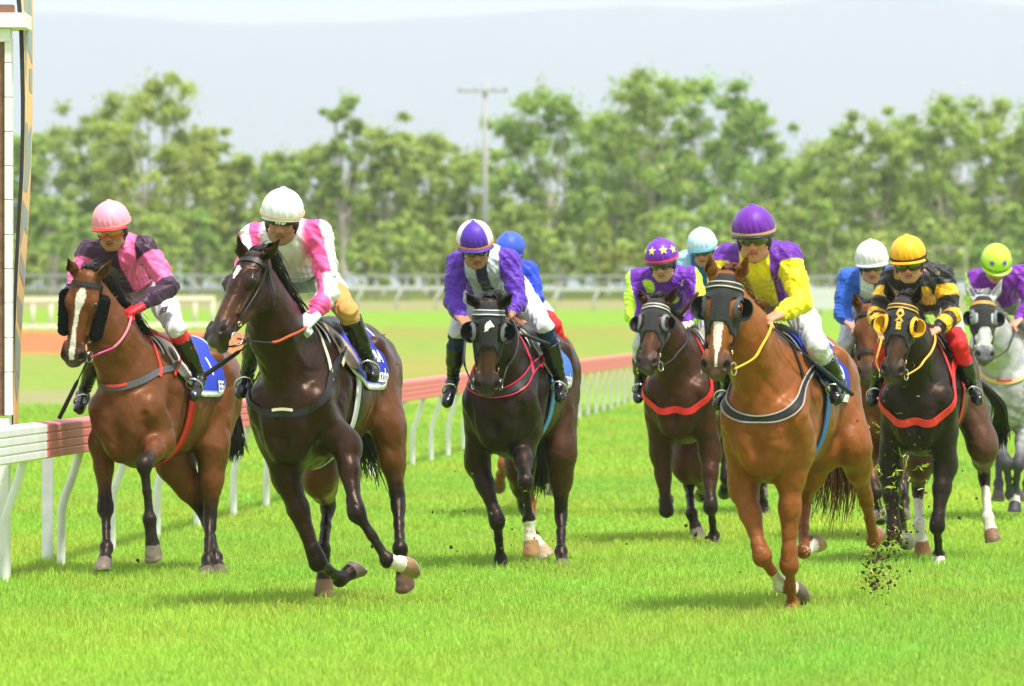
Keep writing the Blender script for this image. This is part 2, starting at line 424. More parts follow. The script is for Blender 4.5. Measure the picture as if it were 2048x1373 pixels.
    HP = head_prims(H); nh = len(HP); P += HP; H.head = HP
    # ears
    for s, q in ((1, S['ears'][0]), (-1, S['ears'][1])):
        b = H.hd(.010, -.030, s * .058); t = fr.ik(b, q[0], q[1], .185 * hs, q[2]); m = b + (t - b) * .42 + side * s * .010
        fc = nrm(n_ * .75 + side * s * S.get('earout', .5)); es = nrm(np.cross(t - b, fc))
        P.append(ecap(b, m, .030, .037, .95, es, .02)); P.append(ecap(m, t, .036, .005, .95, es, .012))
        P.append(ecap(b + (t - b) * .18 + fc * .031, b + (t - b) * .66 + fc * .024, .026, .014, .75, es, .006, 's'))
        H.__dict__.setdefault('ear', []).append((b, t))
    H.prims = P
    v, f = solid(P, vox); vn = vnormals(v, f)
    x_, y_, z_ = v.T; ripple = np.sin(x_ * 23 + 2.2 * np.sin(z_ * 13 + y_ * 9)) * np.sin(z_ * 17 - x_ * 9 + 1.7 * np.sin(y_ * 21)) + .6 * np.sin(z_ * 41 + x_ * 29 + 2 * np.sin(y_ * 33 + x_ * 12))
    up_ = sstep(.50, .85, z_); sd0 = S['chest'] * .37
    v = v + vn * ((ripple * .0020 - .0036 * creases(v, 11, sd0, .26) - .0012 * creases(v, 24, sd0 + 1.3, .22)) * up_ + .0010 * creases(v, 20, sd0 + 2.1, .08) - .0026 * (1 - up_) * creases(v, 33, sd0 + .7, .24))[:, None]
    # ---- coat colour per vertex
    N = len(v); c0 = np.array(coat['c']); col = np.tile(c0, (N, 1))
    hc = H.hcoord(v); inhead = (hc[:, 0] > -.02) & (hc[:, 0] < .68) & (np.abs(hc[:, 2]) < .16) & (hc[:, 1] > -.30) & (hc[:, 1] < .12)
    nz = np.sin(v[:, 0] * 9 + 1.3 * np.sin(v[:, 2] * 7)) * np.sin(v[:, 2] * 11 + v[:, 1] * 8)
    nz2 = np.sin(v[:, 0] * 31 + 2 * np.sin(v[:, 2] * 23)) * np.sin(v[:, 2] * 37 + v[:, 1] * 29)
    col *= (1 + .10 * nz + .05 * nz2)[:, None]
    if S['coat'] in ('bay', 'mid_bay', 'dark_bay', 'brown', 'black'):     # tan flank, girth and muzzle of a bay; dark crest
        tan = np.array(S.get('tan', (.20, .075, .024) if S['coat'] != 'black' else (.10, .045, .025)))
        wgt = sstep(.2, -.35, v[:, 0]) * sstep(1.62, 1.20, v[:, 2]) * S.get('tanw', .35)
        col = col * (1 - wgt[:, None]) + tan * wgt[:, None]
    if S['coat'] == 'grey':
        dp = np.sin(v[:, 0] * 40 + np.sin(v[:, 2] * 33) * 2) * np.sin(v[:, 2] * 44 + np.sin(v[:, 0] * 29) * 2 + v[:, 1] * 30)
        low = sstep(1.15, .85, v[:, 2]); rump = sstep(.1, -.5, v[:, 0])
        col = col * (1 - (.12 + .45 * np.maximum(low, rump * .6)) * sstep(-.5, .2, dp) * .8)[:, None]
    best = np.full(N, 9.); bk = np.zeros(N, int); bt = np.zeros(N); bl = np.zeros(N, int); ln = ['LF', 'RF', 'LH', 'RH']
    for (k, i, a, b) in segs:
        ab = b - a; t = np.clip(((v - a) @ ab) / (ab @ ab), 0, 1); d = np.linalg.norm(v - a - t[:, None] * ab, axis=1)
        m = d < best; best[m] = d[m]; bk[m] = i; bt[m] = t[m]; bl[m] = ln.index(k)
    leg = best < np.where(bk == 0, .15, .10)
    ptsw = np.where(bk == 0, sstep(.52, .92, bt + .05 * nz2), 1.0) * leg * (1 if coat['p'] == 1 else coat['p'])
    col = col * (1 - ptsw[:, None]) + np.array(coat['pts']) * ptsw[:, None]
    for k, (seg0, t0) in S.get('socks', {}).items():      # white from this bone and place down
        m = leg & (bl == ln.index(k)) & ((bk > seg0) | ((bk == seg0) & (bt > t0 + .06 * nz2))); col[m] = WHITE * .9
    hoofc = {k: A(.115, .088, .066) for k in ln}; hoofc.update({k: A(*c) for k, c in S.get('hooves', {}).items()})
    for k in ln:
        m = leg & (bl == ln.index(k)) & (bk == 3) & (bt > .12); col[m] = hoofc[k] * (1 + .15 * nz2[m])[:, None]
        d, sl, dr = H.soles[k]; m2 = m & (((v - d) @ sl) > .006); col[m2] = A(.45, .45, .43) * .8      # worn shoe rim
        rr = (v - d) - np.outer((v - d) @ sl, sl); m3 = m2 & (np.linalg.norm(rr, axis=1) < .040); col[m3] = A(.03, .026, .022)
    # head
    hr = np.hypot(hc[:, 1] + .045, hc[:, 2]); inhead &= (hr < .20)
    if S['coat'] in ('brown', 'black', 'dark_bay', 'mid_bay'):
        tw = sstep(.26, .36, hc[:, 0]) * sstep(.50, .42, hc[:, 0]) * inhead * (hr < .12) * .55; col = col * (1 - tw[:, None]) + A(.085, .036, .018) * tw[:, None]
    ms = sstep(.40, .50, hc[:, 0] + .02 * nz2) * inhead * (hr < .115) * .92
    col = col * (1 - ms[:, None]) + np.array(coat['muz']) * ms[:, None]
    if S['coat'] == 'grey':
        col[inhead & (hc[:, 0] < .44)] = A(.46, .46, .46) * (1 - .12 * nz2[inhead & (hc[:, 0] < .44)])[:, None]
    lp = sstep(.555, .585, hc[:, 0] + .006 * nz2) * inhead * (hr < .115) * .7; col = col * (1 - lp[:, None]) + A(.085, .070, .062) * lp[:, None]
    for (pa, pb, pc) in [(.516, 0.008, .058)]:
        for s in (-1, 1):
            m = inhead & (np.linalg.norm((hc - A(pa, pb, s * pc)) / A(1.25, 1, .95), axis=1) < .023); col[m] = A(.012, .008, .008)
    for poly in S.get('blaze', []):                      # (a, centre c, half width) stations down the face
        pa = np.array(poly); cw = np.interp(hc[:, 0], pa[:, 0], pa[:, 1]); ww = np.interp(hc[:, 0], pa[:, 0], pa[:, 2])
        m = inhead & (hc[:, 1] > -.035) & (hc[:, 0] > pa[0, 0]) & (hc[:, 0] < pa[-1, 0]) & (np.abs(hc[:, 2] - cw + .0022 * np.sin(hc[:, 0] * 190 + 3 * np.sin(hc[:, 0] * 83))) < ww); col[m] = WHITE
    crest = np.zeros(N)
    for (b, t) in H.ear:
        ab = t - b; tt = np.clip((v - b) @ ab / (ab @ ab), 0, 1); m = (np.linalg.norm(v - b - tt[:, None] * ab, axis=1) < .05) & (hc[:, 0] < .0)
        if S['coat'] not in ('grey', 'chestnut'): col[m] = col[m] * (1 - .55 * tt[m])[:, None]
    cm = mat('coat_' + S['coat'], (0, 0, 0), rough=coat['rough'] + .07, spec=.36, noise=.26, nscale=16, bump=.34, bscale=10, attr=True, fine=.14, rvar=.10, tint=None if S['coat'] == 'grey' else (.80, .56, .42))
    body = mesh_np('body', v, f, cm, root, col)
    # ---- eyes
    em = mat('eye_dark', (.006, .004, .003), rough=.06, spec=.7)
    for s in (-1, 1):
        bm = bmesh.new(); bmesh.ops.create_uvsphere(bm, u_segments=16, v_segments=10, radius=.0235 * hs)
        V = np.array([x.co[:] for x in bm.verts]); F = [[x.index for x in q.verts] for q in bm.faces]; bm.free()
        mesh_np('eye', V + H.hd(.185, -.004, s * .081), F, em, root)
    # ---- mane, forelock, tail: locks of hair
    hm = mat('hair_' + S['coat'], coat['mane'], rough=.42, spec=.4, noise=.3, nscale=30)
    r = np.random.default_rng(int(S['chest']))
    crestl = [nb + A(-.10, 0, .26) * sz, nm + nrm(np.cross(nd, ns) * (1 if np.cross(nd, ns)[2] > 0 else -1)) * .185 * sz, H.hd(-.02, -.075, 0), H.hd(-.045, -.02, 0)]
    CR = project(P, catmull(crestl, 10), .0, 4)
    mb = MB(); lie = S.get('mane_side', 1)
    for i in range(S.get('mane_n', 620)):
        t = r.random(); j = t * (len(CR) - 1); k = int(j); b = CR[k] + (CR[min(k + 1, len(CR) - 1)] - CR[k]) * (j - k) + r.normal(0, .006, 3)
        L = r.uniform(.11, .20) * sz; o = A(-1, 0, .05) * r.uniform(.6, 1.0) + ns * lie * r.uniform(0, .7) + A(0, 0, r.uniform(-.1, .35))
        p = [b, b + nrm(o) * L * .45, b + nrm(o + A(-.3, 0, -.7)) * L]
        mb.tube(catmull(p, 3), np.linspace(.0042, .0010, 7), 4, False)
    for i in range(S.get('fore_n', 130)):
        b = H.hd(-.02 + r.uniform(-.035, .02), -.025 + r.uniform(-.06, .015), r.uniform(-.042, .042)); o = A(-.8, 0, .25) + side * r.normal(0, .22) - h * r.uniform(0, .3)
        L = r.uniform(.06, .12)
        mb.tube(catmull([b, b + nrm(o) * L * .6, b + nrm(o + h * .25) * L], 3), np.linspace(.0055, .0012, 7), 4, False)
    mb.build('mane', hm, root)
    mb = MB(); tb = T(-1.00, 0, 1.42)
    te = S.get('tail', [T(-1.16, .02, 1.22), T(-1.24, .03, .92), T(-1.28, .05, .70)])
    te = [tb] + [fr.px(*q) if not isinstance(q, np.ndarray) else q for q in te]
    TC = catmull(te, 6); sp = S.get('tail_w', .085)
    for i in range(330):
        o = r.normal(0, 1, 3) * A(.6, 1, .6); o = o / max(1, np.linalg.norm(o) / 1.5); n2 = int(len(TC) * r.uniform(.65, 1.0)); prof = np.linspace(.15, 1, len(TC))[:, None]
        wob = r.normal(0, .05) * min(1, sp / .09); ph = r.uniform(0, 6)
        pts = TC + o * sp * prof + A(0, 1, 0) * (np.sin(np.linspace(0, 3, len(TC)) + ph) * wob)[:, None] * prof
        mb.tube(pts[:n2], np.linspace(.0085, .0016, n2), 4, False)
    mb.build('tail', hm, root)
    return H
# ------------------------------------------------------------------ tack
def ribbon(name, pts, width, mt, parent, prims=None, off=.006, thick=.005, closed=False, nrmdir=None, n=8, center=None, taut=3):
    """flat strap along points, laid on the surface of prims"""
    P = catmull(pts, n, closed)
    if prims is not None:
        if center is not None:
            D = P - np.asarray(center); D /= np.linalg.norm(D, axis=1, keepdims=True); P = trace(prims, P + D * .30, -D, off, 50, .6)
        else: P = project(prims, P, off, 7)
        sm = lambda q: (np.roll(q, 1, 0) + 2 * q + np.roll(q, -1, 0)) / 4 if closed else np.vstack([q[:1], (q[:-2] + 2 * q[1:-1] + q[2:]) / 4, q[-1:]])
        for _ in range(taut):
            P = sm(sm(P)); d = sd_pts(prims, P); P = P + np.maximum(off - d, 0)[:, None] * sd_grad(prims, P)
        N = sd_grad(prims, P)
        for _ in range(4): N = sm(N)
        N /= np.linalg.norm(N, axis=1, keepdims=True) + 1e-9
    else: N = np.tile(np.asarray(nrmdir if nrmdir is not None else A(0, 0, 1), float), (len(P), 1))
    T = np.roll(P, -1, 0) - np.roll(P, 1, 0) if closed else np.gradient(P, axis=0)
    T /= np.linalg.norm(T, axis=1, keepdims=True) + 1e-9
    C = np.cross(T, N); C /= np.linalg.norm(C, axis=1, keepdims=True) + 1e-9; N = np.cross(C, T)
    w2 = width / 2; t2 = thick / 2
    V = np.stack([P + C * w2 - N * t2, P + C * w2 + N * t2, P - C * w2 + N * t2, P - C * w2 - N * t2], 1).reshape(-1, 3)
    m = len(P); F = []
    for i in range(m if closed else m - 1):
        k = (i + 1) % m
        for j in range(4): F.append((i * 4 + j, i * 4 + (j + 1) % 4, k * 4 + (j + 1) % 4, k * 4 + j))
    if not closed: F += [(3, 2, 1, 0), (m * 4 - 4, m * 4 - 3, m * 4 - 2, m * 4 - 1)]
    return mesh_np(name, V, F, mt, parent, smooth=False)
def glyph2d(text, size, bold=0.0):
    cu = bpy.data.curves.new('text', 'FONT'); cu.body = text; cu.size = size; cu.align_x = 'CENTER'; cu.align_y = 'CENTER'; cu.resolution_u = 3; cu.offset = bold
    o = bpy.data.objects.new('text', cu); sc.collection.objects.link(o)
    me = o.evaluated_get(bpy.context.evaluated_depsgraph_get()).to_mesh()
    bm = bmesh.new(); bm.from_mesh(me); o.to_mesh_clear(); bpy.data.objects.remove(o); bpy.data.curves.remove(cu)
    return bm
def poly2d(pts):
    bm = bmesh.new(); vs = [bm.verts.new((x, y, 0)) for x, y in pts]; bm.faces.new(vs); return bm
def star2d(r, q=.40): return poly2d([((r if i % 2 == 0 else r * q) * math.sin(i * math.pi / 5), (r if i % 2 == 0 else r * q) * math.cos(i * math.pi / 5)) for i in range(10)])
def decal(name, bm, O, X, Y, prims, mt, parent, off=.004, back=.25):
    """lays a flat shape on the surface, seen along -(X x Y)"""
    bmesh.ops.triangulate(bm, faces=bm.faces[:])
    for _ in range(3):
        e = [x for x in bm.edges if x.calc_length() > .02]
        if not e: break
        bmesh.ops.subdivide_edges(bm, edges=e, cuts=1); bmesh.ops.triangulate(bm, faces=bm.faces[:])
    bm.verts.ensure_lookup_table()
    V = np.array([x.co[:] for x in bm.verts]); F = [[x.index for x in q.verts] for q in bm.faces]; bm.free()
    X = nrm(X); Y = nrm(np.asarray(Y) - X * (np.asarray(Y) @ X)); N = np.cross(X, Y)
    P = np.asarray(O) + np.outer(V[:, 0], X) + np.outer(V[:, 1], Y) + N * back
    Q = trace(prims, P, np.tile(-N, (len(P), 1)), off, 60, back * 2.2)
    return mesh_np(name, Q, F, mt, parent, smooth=False)
def patch(H, xs, lim, off, nth=26, th0=-1.0):
    """grid over the back: for every x the surface between +-lim(x) (degrees from the top)"""
    pr = H.trunk; zc = 1.22 + H.S.get('lift', 0); xs = np.asarray(xs); u = np.linspace(th0, 1, nth)
    V = []
    for x in xs:
        th = np.radians(lim(x)) * u; D = np.stack([np.zeros(nth), np.sin(th), np.cos(th)], 1)
        O = np.tile(A(x, 0, zc), (nth, 1)) + D * .75
        Q = trace(pr, O, -D, off, 60, .74); V.append(Q)
    V = np.array(V); nx = len(xs)
    F = np.array([(i * nth + j, i * nth + j + 1, (i + 1) * nth + j + 1, (i + 1) * nth + j) for i in range(nx - 1) for j in range(nth - 1)])
    return V.reshape(-1, 3), F, np.repeat(np.arange(nx), nth), np.tile(u, nx)
def solidify(o, t):
    m = o.modifiers.new('thickness', 'SOLIDIFY'); m.thickness = t; m.offset = 1.0
def leather(n='leather_black', c=(.012, .012, .013)): return mat(n, c, rough=.45, spec=.45, noise=.2, nscale=60)
METAL = lambda: mat('steel', (.62, .61, .58), rough=.22, metal=1.0)
def ring(c, nvec, r, t, n=20):
    nvec = nrm(nvec); u = nrm(np.cross(nvec, A(.2, .3, .93))); w_ = np.cross(nvec, u); a = np.linspace(0, 2 * math.pi, n + 1)
    return tube_geo(np.asarray(c) + r * (np.outer(np.cos(a), u) + np.outer(np.sin(a), w_)), t, 6, False)
def head_ring(H, a0, th, off=0.0, b0=-.05, da=0.0):
    """points round the head at station a0, th in degrees from the front"""
    th = np.radians(th); D = np.outer(np.cos(th), H.n) + np.outer(np.sin(th), H.side)
    O = np.array([H.hd(a0 + da * abs(math.sin(t)), b0, 0) for t in th]) + D * .4
    return trace(H.head, O, -D, off, 50, .39)
def build_tack(H):
    S = H.S; K = S['tack']; root = H.root; hd = H.hd; z0 = S.get('lift', 0)
    blk = leather(); cl = lambda key, d: mat('strap_%s' % str(K.get(key, d)), K.get(key, d), rough=.5, spec=.35, noise=.12, nscale=50) if K.get(key, d) is not None else blk
    # bridle
    br = MB()
    bm_ = cl('bridle', (.012, .012, .013))
    hp = H.head
    bb = ribbon('browband', head_ring(H, .060, np.linspace(-92, 92, 13), .0), .030, cl('brow', (.012, .012, .013)), root, hp, .009 if K.get('hood') else .006)
    if K.get('brow_trim'):
        for da in (-.014, .014): ribbon('browband_trim', head_ring(H, .060 + da, np.linspace(-90, 90, 13), .0), .007, cl('brow_trim', None), bb, hp, .013, .004)
    for s in (-1, 1):
        p = [hd(.05, -.06, s * .12), hd(.16, -.085, s * .11), hd(.30, -.08, s * .10), hd(.42, -.075, s * .085), hd(.49, -.072, s * .075)]
        ribbon('cheek_strap', p, .021, bm_, root, hp, .010)
        if K.get('throat', True): ribbon('throat_strap', [hd(.05, -.09, s * .12), hd(.16, -.20, s * .10), hd(.22, -.26, s * .02)], .014, bm_, root, hp, .008)
        v, f = ring(hd(.51, -.080, s * .078), H.side + H.n * .25 * s, .036, .0042); mesh_np('bit_ring', v, f, METAL(), root)
        v, f = ring(project(hp, [hd(.42, -.075, s * .085)], .015)[0], H.side, .013, .003, 12); mesh_np('buckle', v, f, mat('brass', (.75, .55, .22), rough=.25, metal=1), root)
    if K.get('noseband'):
        ribbon('noseband', head_ring(H, .36, np.linspace(-150, 150, 17), 0, -.06), K.get('nose_w', .03), cl('noseband', None), root, hp, .008)
    # blinker hood
    if K.get('hood'):
        V, lo, ax = grid([p for p in H.head], .006)
        X, Yy, Z = np.meshgrid(*ax, indexing='ij'); Q = np.stack([X, Yy, Z], -1).reshape(-1, 3) - H.poll
        hs = S.get('Lh', .60) / .60
        a = (Q @ H.h).reshape(V.shape) / hs; b = (Q @ H.n).reshape(V.shape) / hs; c = np.abs((Q @ H.side).reshape(V.shape)) / hs
        V = V - .0065
        lim = .275 + np.clip(-(b - .03) * .9, 0, .10)
        V = np.maximum(V, np.maximum(a - lim, -.012 - a) * .9)
        ey = np.sqrt(((a - .185) / 1.15) ** 2 + ((b + .004) / .95) ** 2) - .053
        V = np.maximum(V, -np.maximum(ey, .055 - c))
        if K.get('nojaw', True): V = np.maximum(V, -(b + .155 + .3 * (a - .1)))
        v, f = nets(V, lo, .006); hm = mat('hood_cloth', (.020, .020, .022), rough=.75, spec=.25, noise=.25, nscale=45, bump=.3, bscale=120, sheen=.15)
        hood = mesh_np('blinker_hood', v, f, hm, root)
        rimm = cl('rim', (.10, .11, .125)); cupm = cl('cup', (.018, .018, .020))
        for s in (-1, 1):
            axd = nrm(H.side * s * .85 + H.n * .45); uu = nrm(H.h - axd * (H.h @ axd)); ww = np.cross(axd, uu); e0 = hd(.185, .0, s * .09)
            sg = 1 if ww @ (H.side * s) > 0 else -1; an = sg * math.pi / 2 + np.radians(np.linspace(58, 302, 22))
            R = e0 + np.outer(np.cos(an), uu) * .066 + np.outer(np.sin(an), ww) * .058 + axd * .03
            ribbon('eye_rim', R, .024, rimm, hood, hp, .0085, .004, n=2)
            # moulded cup standing out behind the eye
            cc = hd(.185, -.012, s * .100); U, W_ = 12, 9; V2 = []; 
            for i in range(U):
                ph = math.pi * (i / (U - 1))                        # from top of the eye round the rear to the bottom
                for j in range(W_):
                    t = j / (W_ - 1)
                    rad = .068 * (1 - .08 * t); out = .074 * math.sin(t * math.pi / 2) * (.35 + .65 * math.sin(ph)); curl = .030 * t * t * math.sin(ph)
                    V2.append(cc + H.h * hs * (-math.cos(ph) * rad) - H.n * (math.sin(ph) * rad * (1 - .55 * t) - curl) + H.side * s * (out - .012))
            F2 = [(i * W_ + j, i * W_ + j + 1, (i + 1) * W_ + j + 1, (i + 1) * W_ + j) for i in range(U - 1) for j in range(W_ - 1)]
            o = mesh_np('eye_cup', np.array(V2), F2, cupm, hood); solidify(o, .006); o.modifiers['thickness'].offset = 0
    if K.get('sheepskin'):
        wm = mat('sheepskin_black', (.010, .010, .011), rough=.95, spec=.1, bump=.8, bscale=70, noise=.4, nscale=60)
        for s in (-1, 1):
            a_, b_ = hd(.150, -.055, s * .112), hd(.365, -.075, s * .094)
            v, f = solid([ecap(a_, b_, .043, .040, 1., None)], .006); nn = vnormals(v, f); r = np.random.default_rng(3)
            d = np.sin(v[:, 0] * 300 + 4 * np.sin(v[:, 2] * 170)) * np.sin(v[:, 2] * 260 + 3 * np.sin(v[:, 1] * 190)); v = v + nn * (.0030 * d + r.normal(0, .0026, len(v)))[:, None]
            o = mesh_np('cheek_roll', v, f, wm, root)
    for g in K.get('hood_text', []):
        txt, a0, size, colr = g
        decal('hood_letter', glyph2d(txt, size, .004), hd(a0, .02, 0), H.side, -H.h, H.head, mat('paint_%s' % str(colr), colr, rough=.5), hood, .0085)
    if K.get('hood_emblem'):   # small white horse's head facing left of the picture
        pts = [(-.034, -.040), (-.020, -.034), (-.004, -.030), (-.006, -.022), (.004, -.012), (.012, -.008), (.020, -.004), (.030, -.008), (.034, .000), (.028, .010), (.016, .024), (.008, .036), (.004, .040), (.000, .033), (-.014, .026), (-.026, .010), (-.030, -.010), (-.026, -.024)]
        decal('hood_emblem', poly2d(pts[::-1]), hd(.145, .02, .004), H.side, -H.h, H.head, mat('paint_white', (.8, .8, .8), rough=.5), hood, .0085)
    # breastplate
    bp = K.get('breast')
    T = lambda x, y, z: A(x, y, z + z0)
    body = [p for p in H.prims]
    if bp:
        zc = bp.get('z', 1.12); bc_ = T(.42, 0, max(1.32, zc + .10))
        pts = [T(x, y * s_, z) for s_, q_ in ((-1, 1), (1, -1)) for x, y, z in [(.20, .24, 1.43), (.34, .225, 1.40), (.48, .190, zc + .66 * (1.43 - zc)), (.58, .145, zc + .36 * (1.43 - zc)), (.67, .080, zc + .09 * (1.43 - zc))][::q_]]; pts.insert(5, T(.73, 0, zc - .015))
        bpl = ribbon('breastplate', pts, bp.get('w', .05), cl2(bp['c']), root, body, .007, .006, center=bc_, taut=6)
        if bp.get('edge'):
            for dz in (-1, 1): ribbon('breastplate_edge', [p + A(0, 0, dz * bp.get('w', .05) * .5) for p in pts], .008, cl2(bp['edge']), bpl, body, .011, .005, center=bc_, taut=6)
        if bp.get('patch'): ribbon('breastplate_patch', [T(.74, -.06, zc), T(.78, 0, zc - .02), T(.74, .06, zc)], .016, cl2(bp['patch']), bpl, body, .012, .004, center=bc_, taut=6)
        for s in (-1, 1):
            sc_ = cl2(bp.get('strap', bp['c']))
            ribbon('neck_strap', [T(.52, s * .22, zc + .50 * (1.43 - zc)), T(.47, s * .20, 1.40), T(.42, s * .12, 1.52), T(.36, 0, 1.60)], .022, sc_, root, body, .008)
            ribbon('saddle_strap', [T(.34, s * .25, 1.36), T(.24, s * .23, 1.42), T(.14, s * .20, 1.46)], .022, sc_, root, body, .012)
    # girth, saddle cloth, saddle
    g = K.get('girth', (.5, .5, .5)); gp = [T(.10 - .02 * math.cos(t), .30 * math.sin(t), 1.16 + .40 * math.cos(t)) for t in np.linspace(0, 2 * math.pi, 24, endpoint=False)]
    gt = [p for p in H.trunk]
    ribbon('girth', [p + A(-.03 + .06 * (p[2] < 1.2 + z0), 0, 0) for p in gp], .075, cl2(g), root, gt, .009, .008, closed=True, n=3)
    if K.get('girth_edge'): ribbon('girth_edge', [p + A(-.03 + .06 * (p[2] < 1.2 + z0) - .034, 0, 0) for p in gp], .02, cl2(K['girth_edge']), root, gt, .014, .006, closed=True, n=3)
    cm = K.get('cloth', (.018, .035, .33))
    xs = np.linspace(.33, -.50, 30)
    lim = lambda x: float(np.interp(x, [-.50, -.45, -.38, -.05, .10, .24, .33], [76, 88, 93, 92, 76, 54, 32]))
    v, f, ix, u = patch(H, xs, lim, .014, 41); col = np.tile(np.array(cm), (len(v), 1)); e = (np.abs(u) > .93) | (ix < 1) | (ix > 28); col[e] = A(.80, .80, .80)
    c2 = K.get('cloth2'); 
    if c2 is not None: m = (np.abs(u) > .80) & (np.abs(u) <= .90) & (ix > 8); col[m] = A(*c2)
    wv = .004 * np.sin(ix * 1.1 + 4 * u) * np.abs(u); v = v + np.stack([wv * 0, np.sign(u) * wv, wv * 0], 1)
    o = mesh_np('saddle_cloth', v, f, mat('saddle_cloth', (0, 0, 0), rough=.62, spec=.3, attr=True, noise=.08, nscale=30, bump=.15, bscale=60), root, col); solidify(o, .006); clo = o
    sd = H.trunk
    for (txt, x, z, size, colr) in K.get('cloth_text', []):
        decal('cloth_lettering', glyph2d(txt, size, .003), T(x, .4, z), A(-1, 0, -.05), A(0, 0, 1), sd, mat('paint_%s' % str(colr), colr, rough=.5), clo, .023, .35)
    fl = K.get('flap', (.55, .44, .32))
    for s in (-1, 1):
        v, f, ix, u = patch(H, np.linspace(.30, .06, 12), lambda x: float(np.interp(x, [.06, .12, .24, .30], [60, 66, 62, 46])), .026, 20, .12)
        if s < 0: v = v * A(1, -1, 1)
        o = mesh_np('saddle_flap', v, f if s > 0 else f[:, ::-1], mat('flap_%s' % str(fl), fl, rough=.5, noise=.12, nscale=15), root); solidify(o, .010)
    tz = 1.50 + z0
    v, f = solid([ecap(A(.28, 0, tz + .115), A(.02, 0, tz + .060), .045, .055, 1.9, A(0, 1, 0), .04), ecap(A(.02, 0, tz + .06), A(-.18, 0, tz + .10), .050, .038, 2.6, A(0, 1, 0), .04)], .010)
    mesh_np('saddle_seat', v, f, mat('seat_%s' % str(K.get('seat', (.03, .03, .035))), K.get('seat', (.03, .03, .035)), rough=.4), root)
def cl2(c): return mat('strap_%s' % str(c), c, rough=.5, spec=.35, noise=.12, nscale=50)
def vnormals(v, f):
    a, b, c = v[f[:, 0]], v[f[:, 1]], v[f[:, 2]]; fn = np.cross(b - a, c - a)
    if f.shape[1] == 4: fn = fn + np.cross(c - a, v[f[:, 3]] - a)
    n = np.zeros_like(v)
    for i in range(f.shape[1]): np.add.at(n, f[:, i], fn)
    return n / (np.linalg.norm(n, axis=1, keepdims=True) + 1e-12)
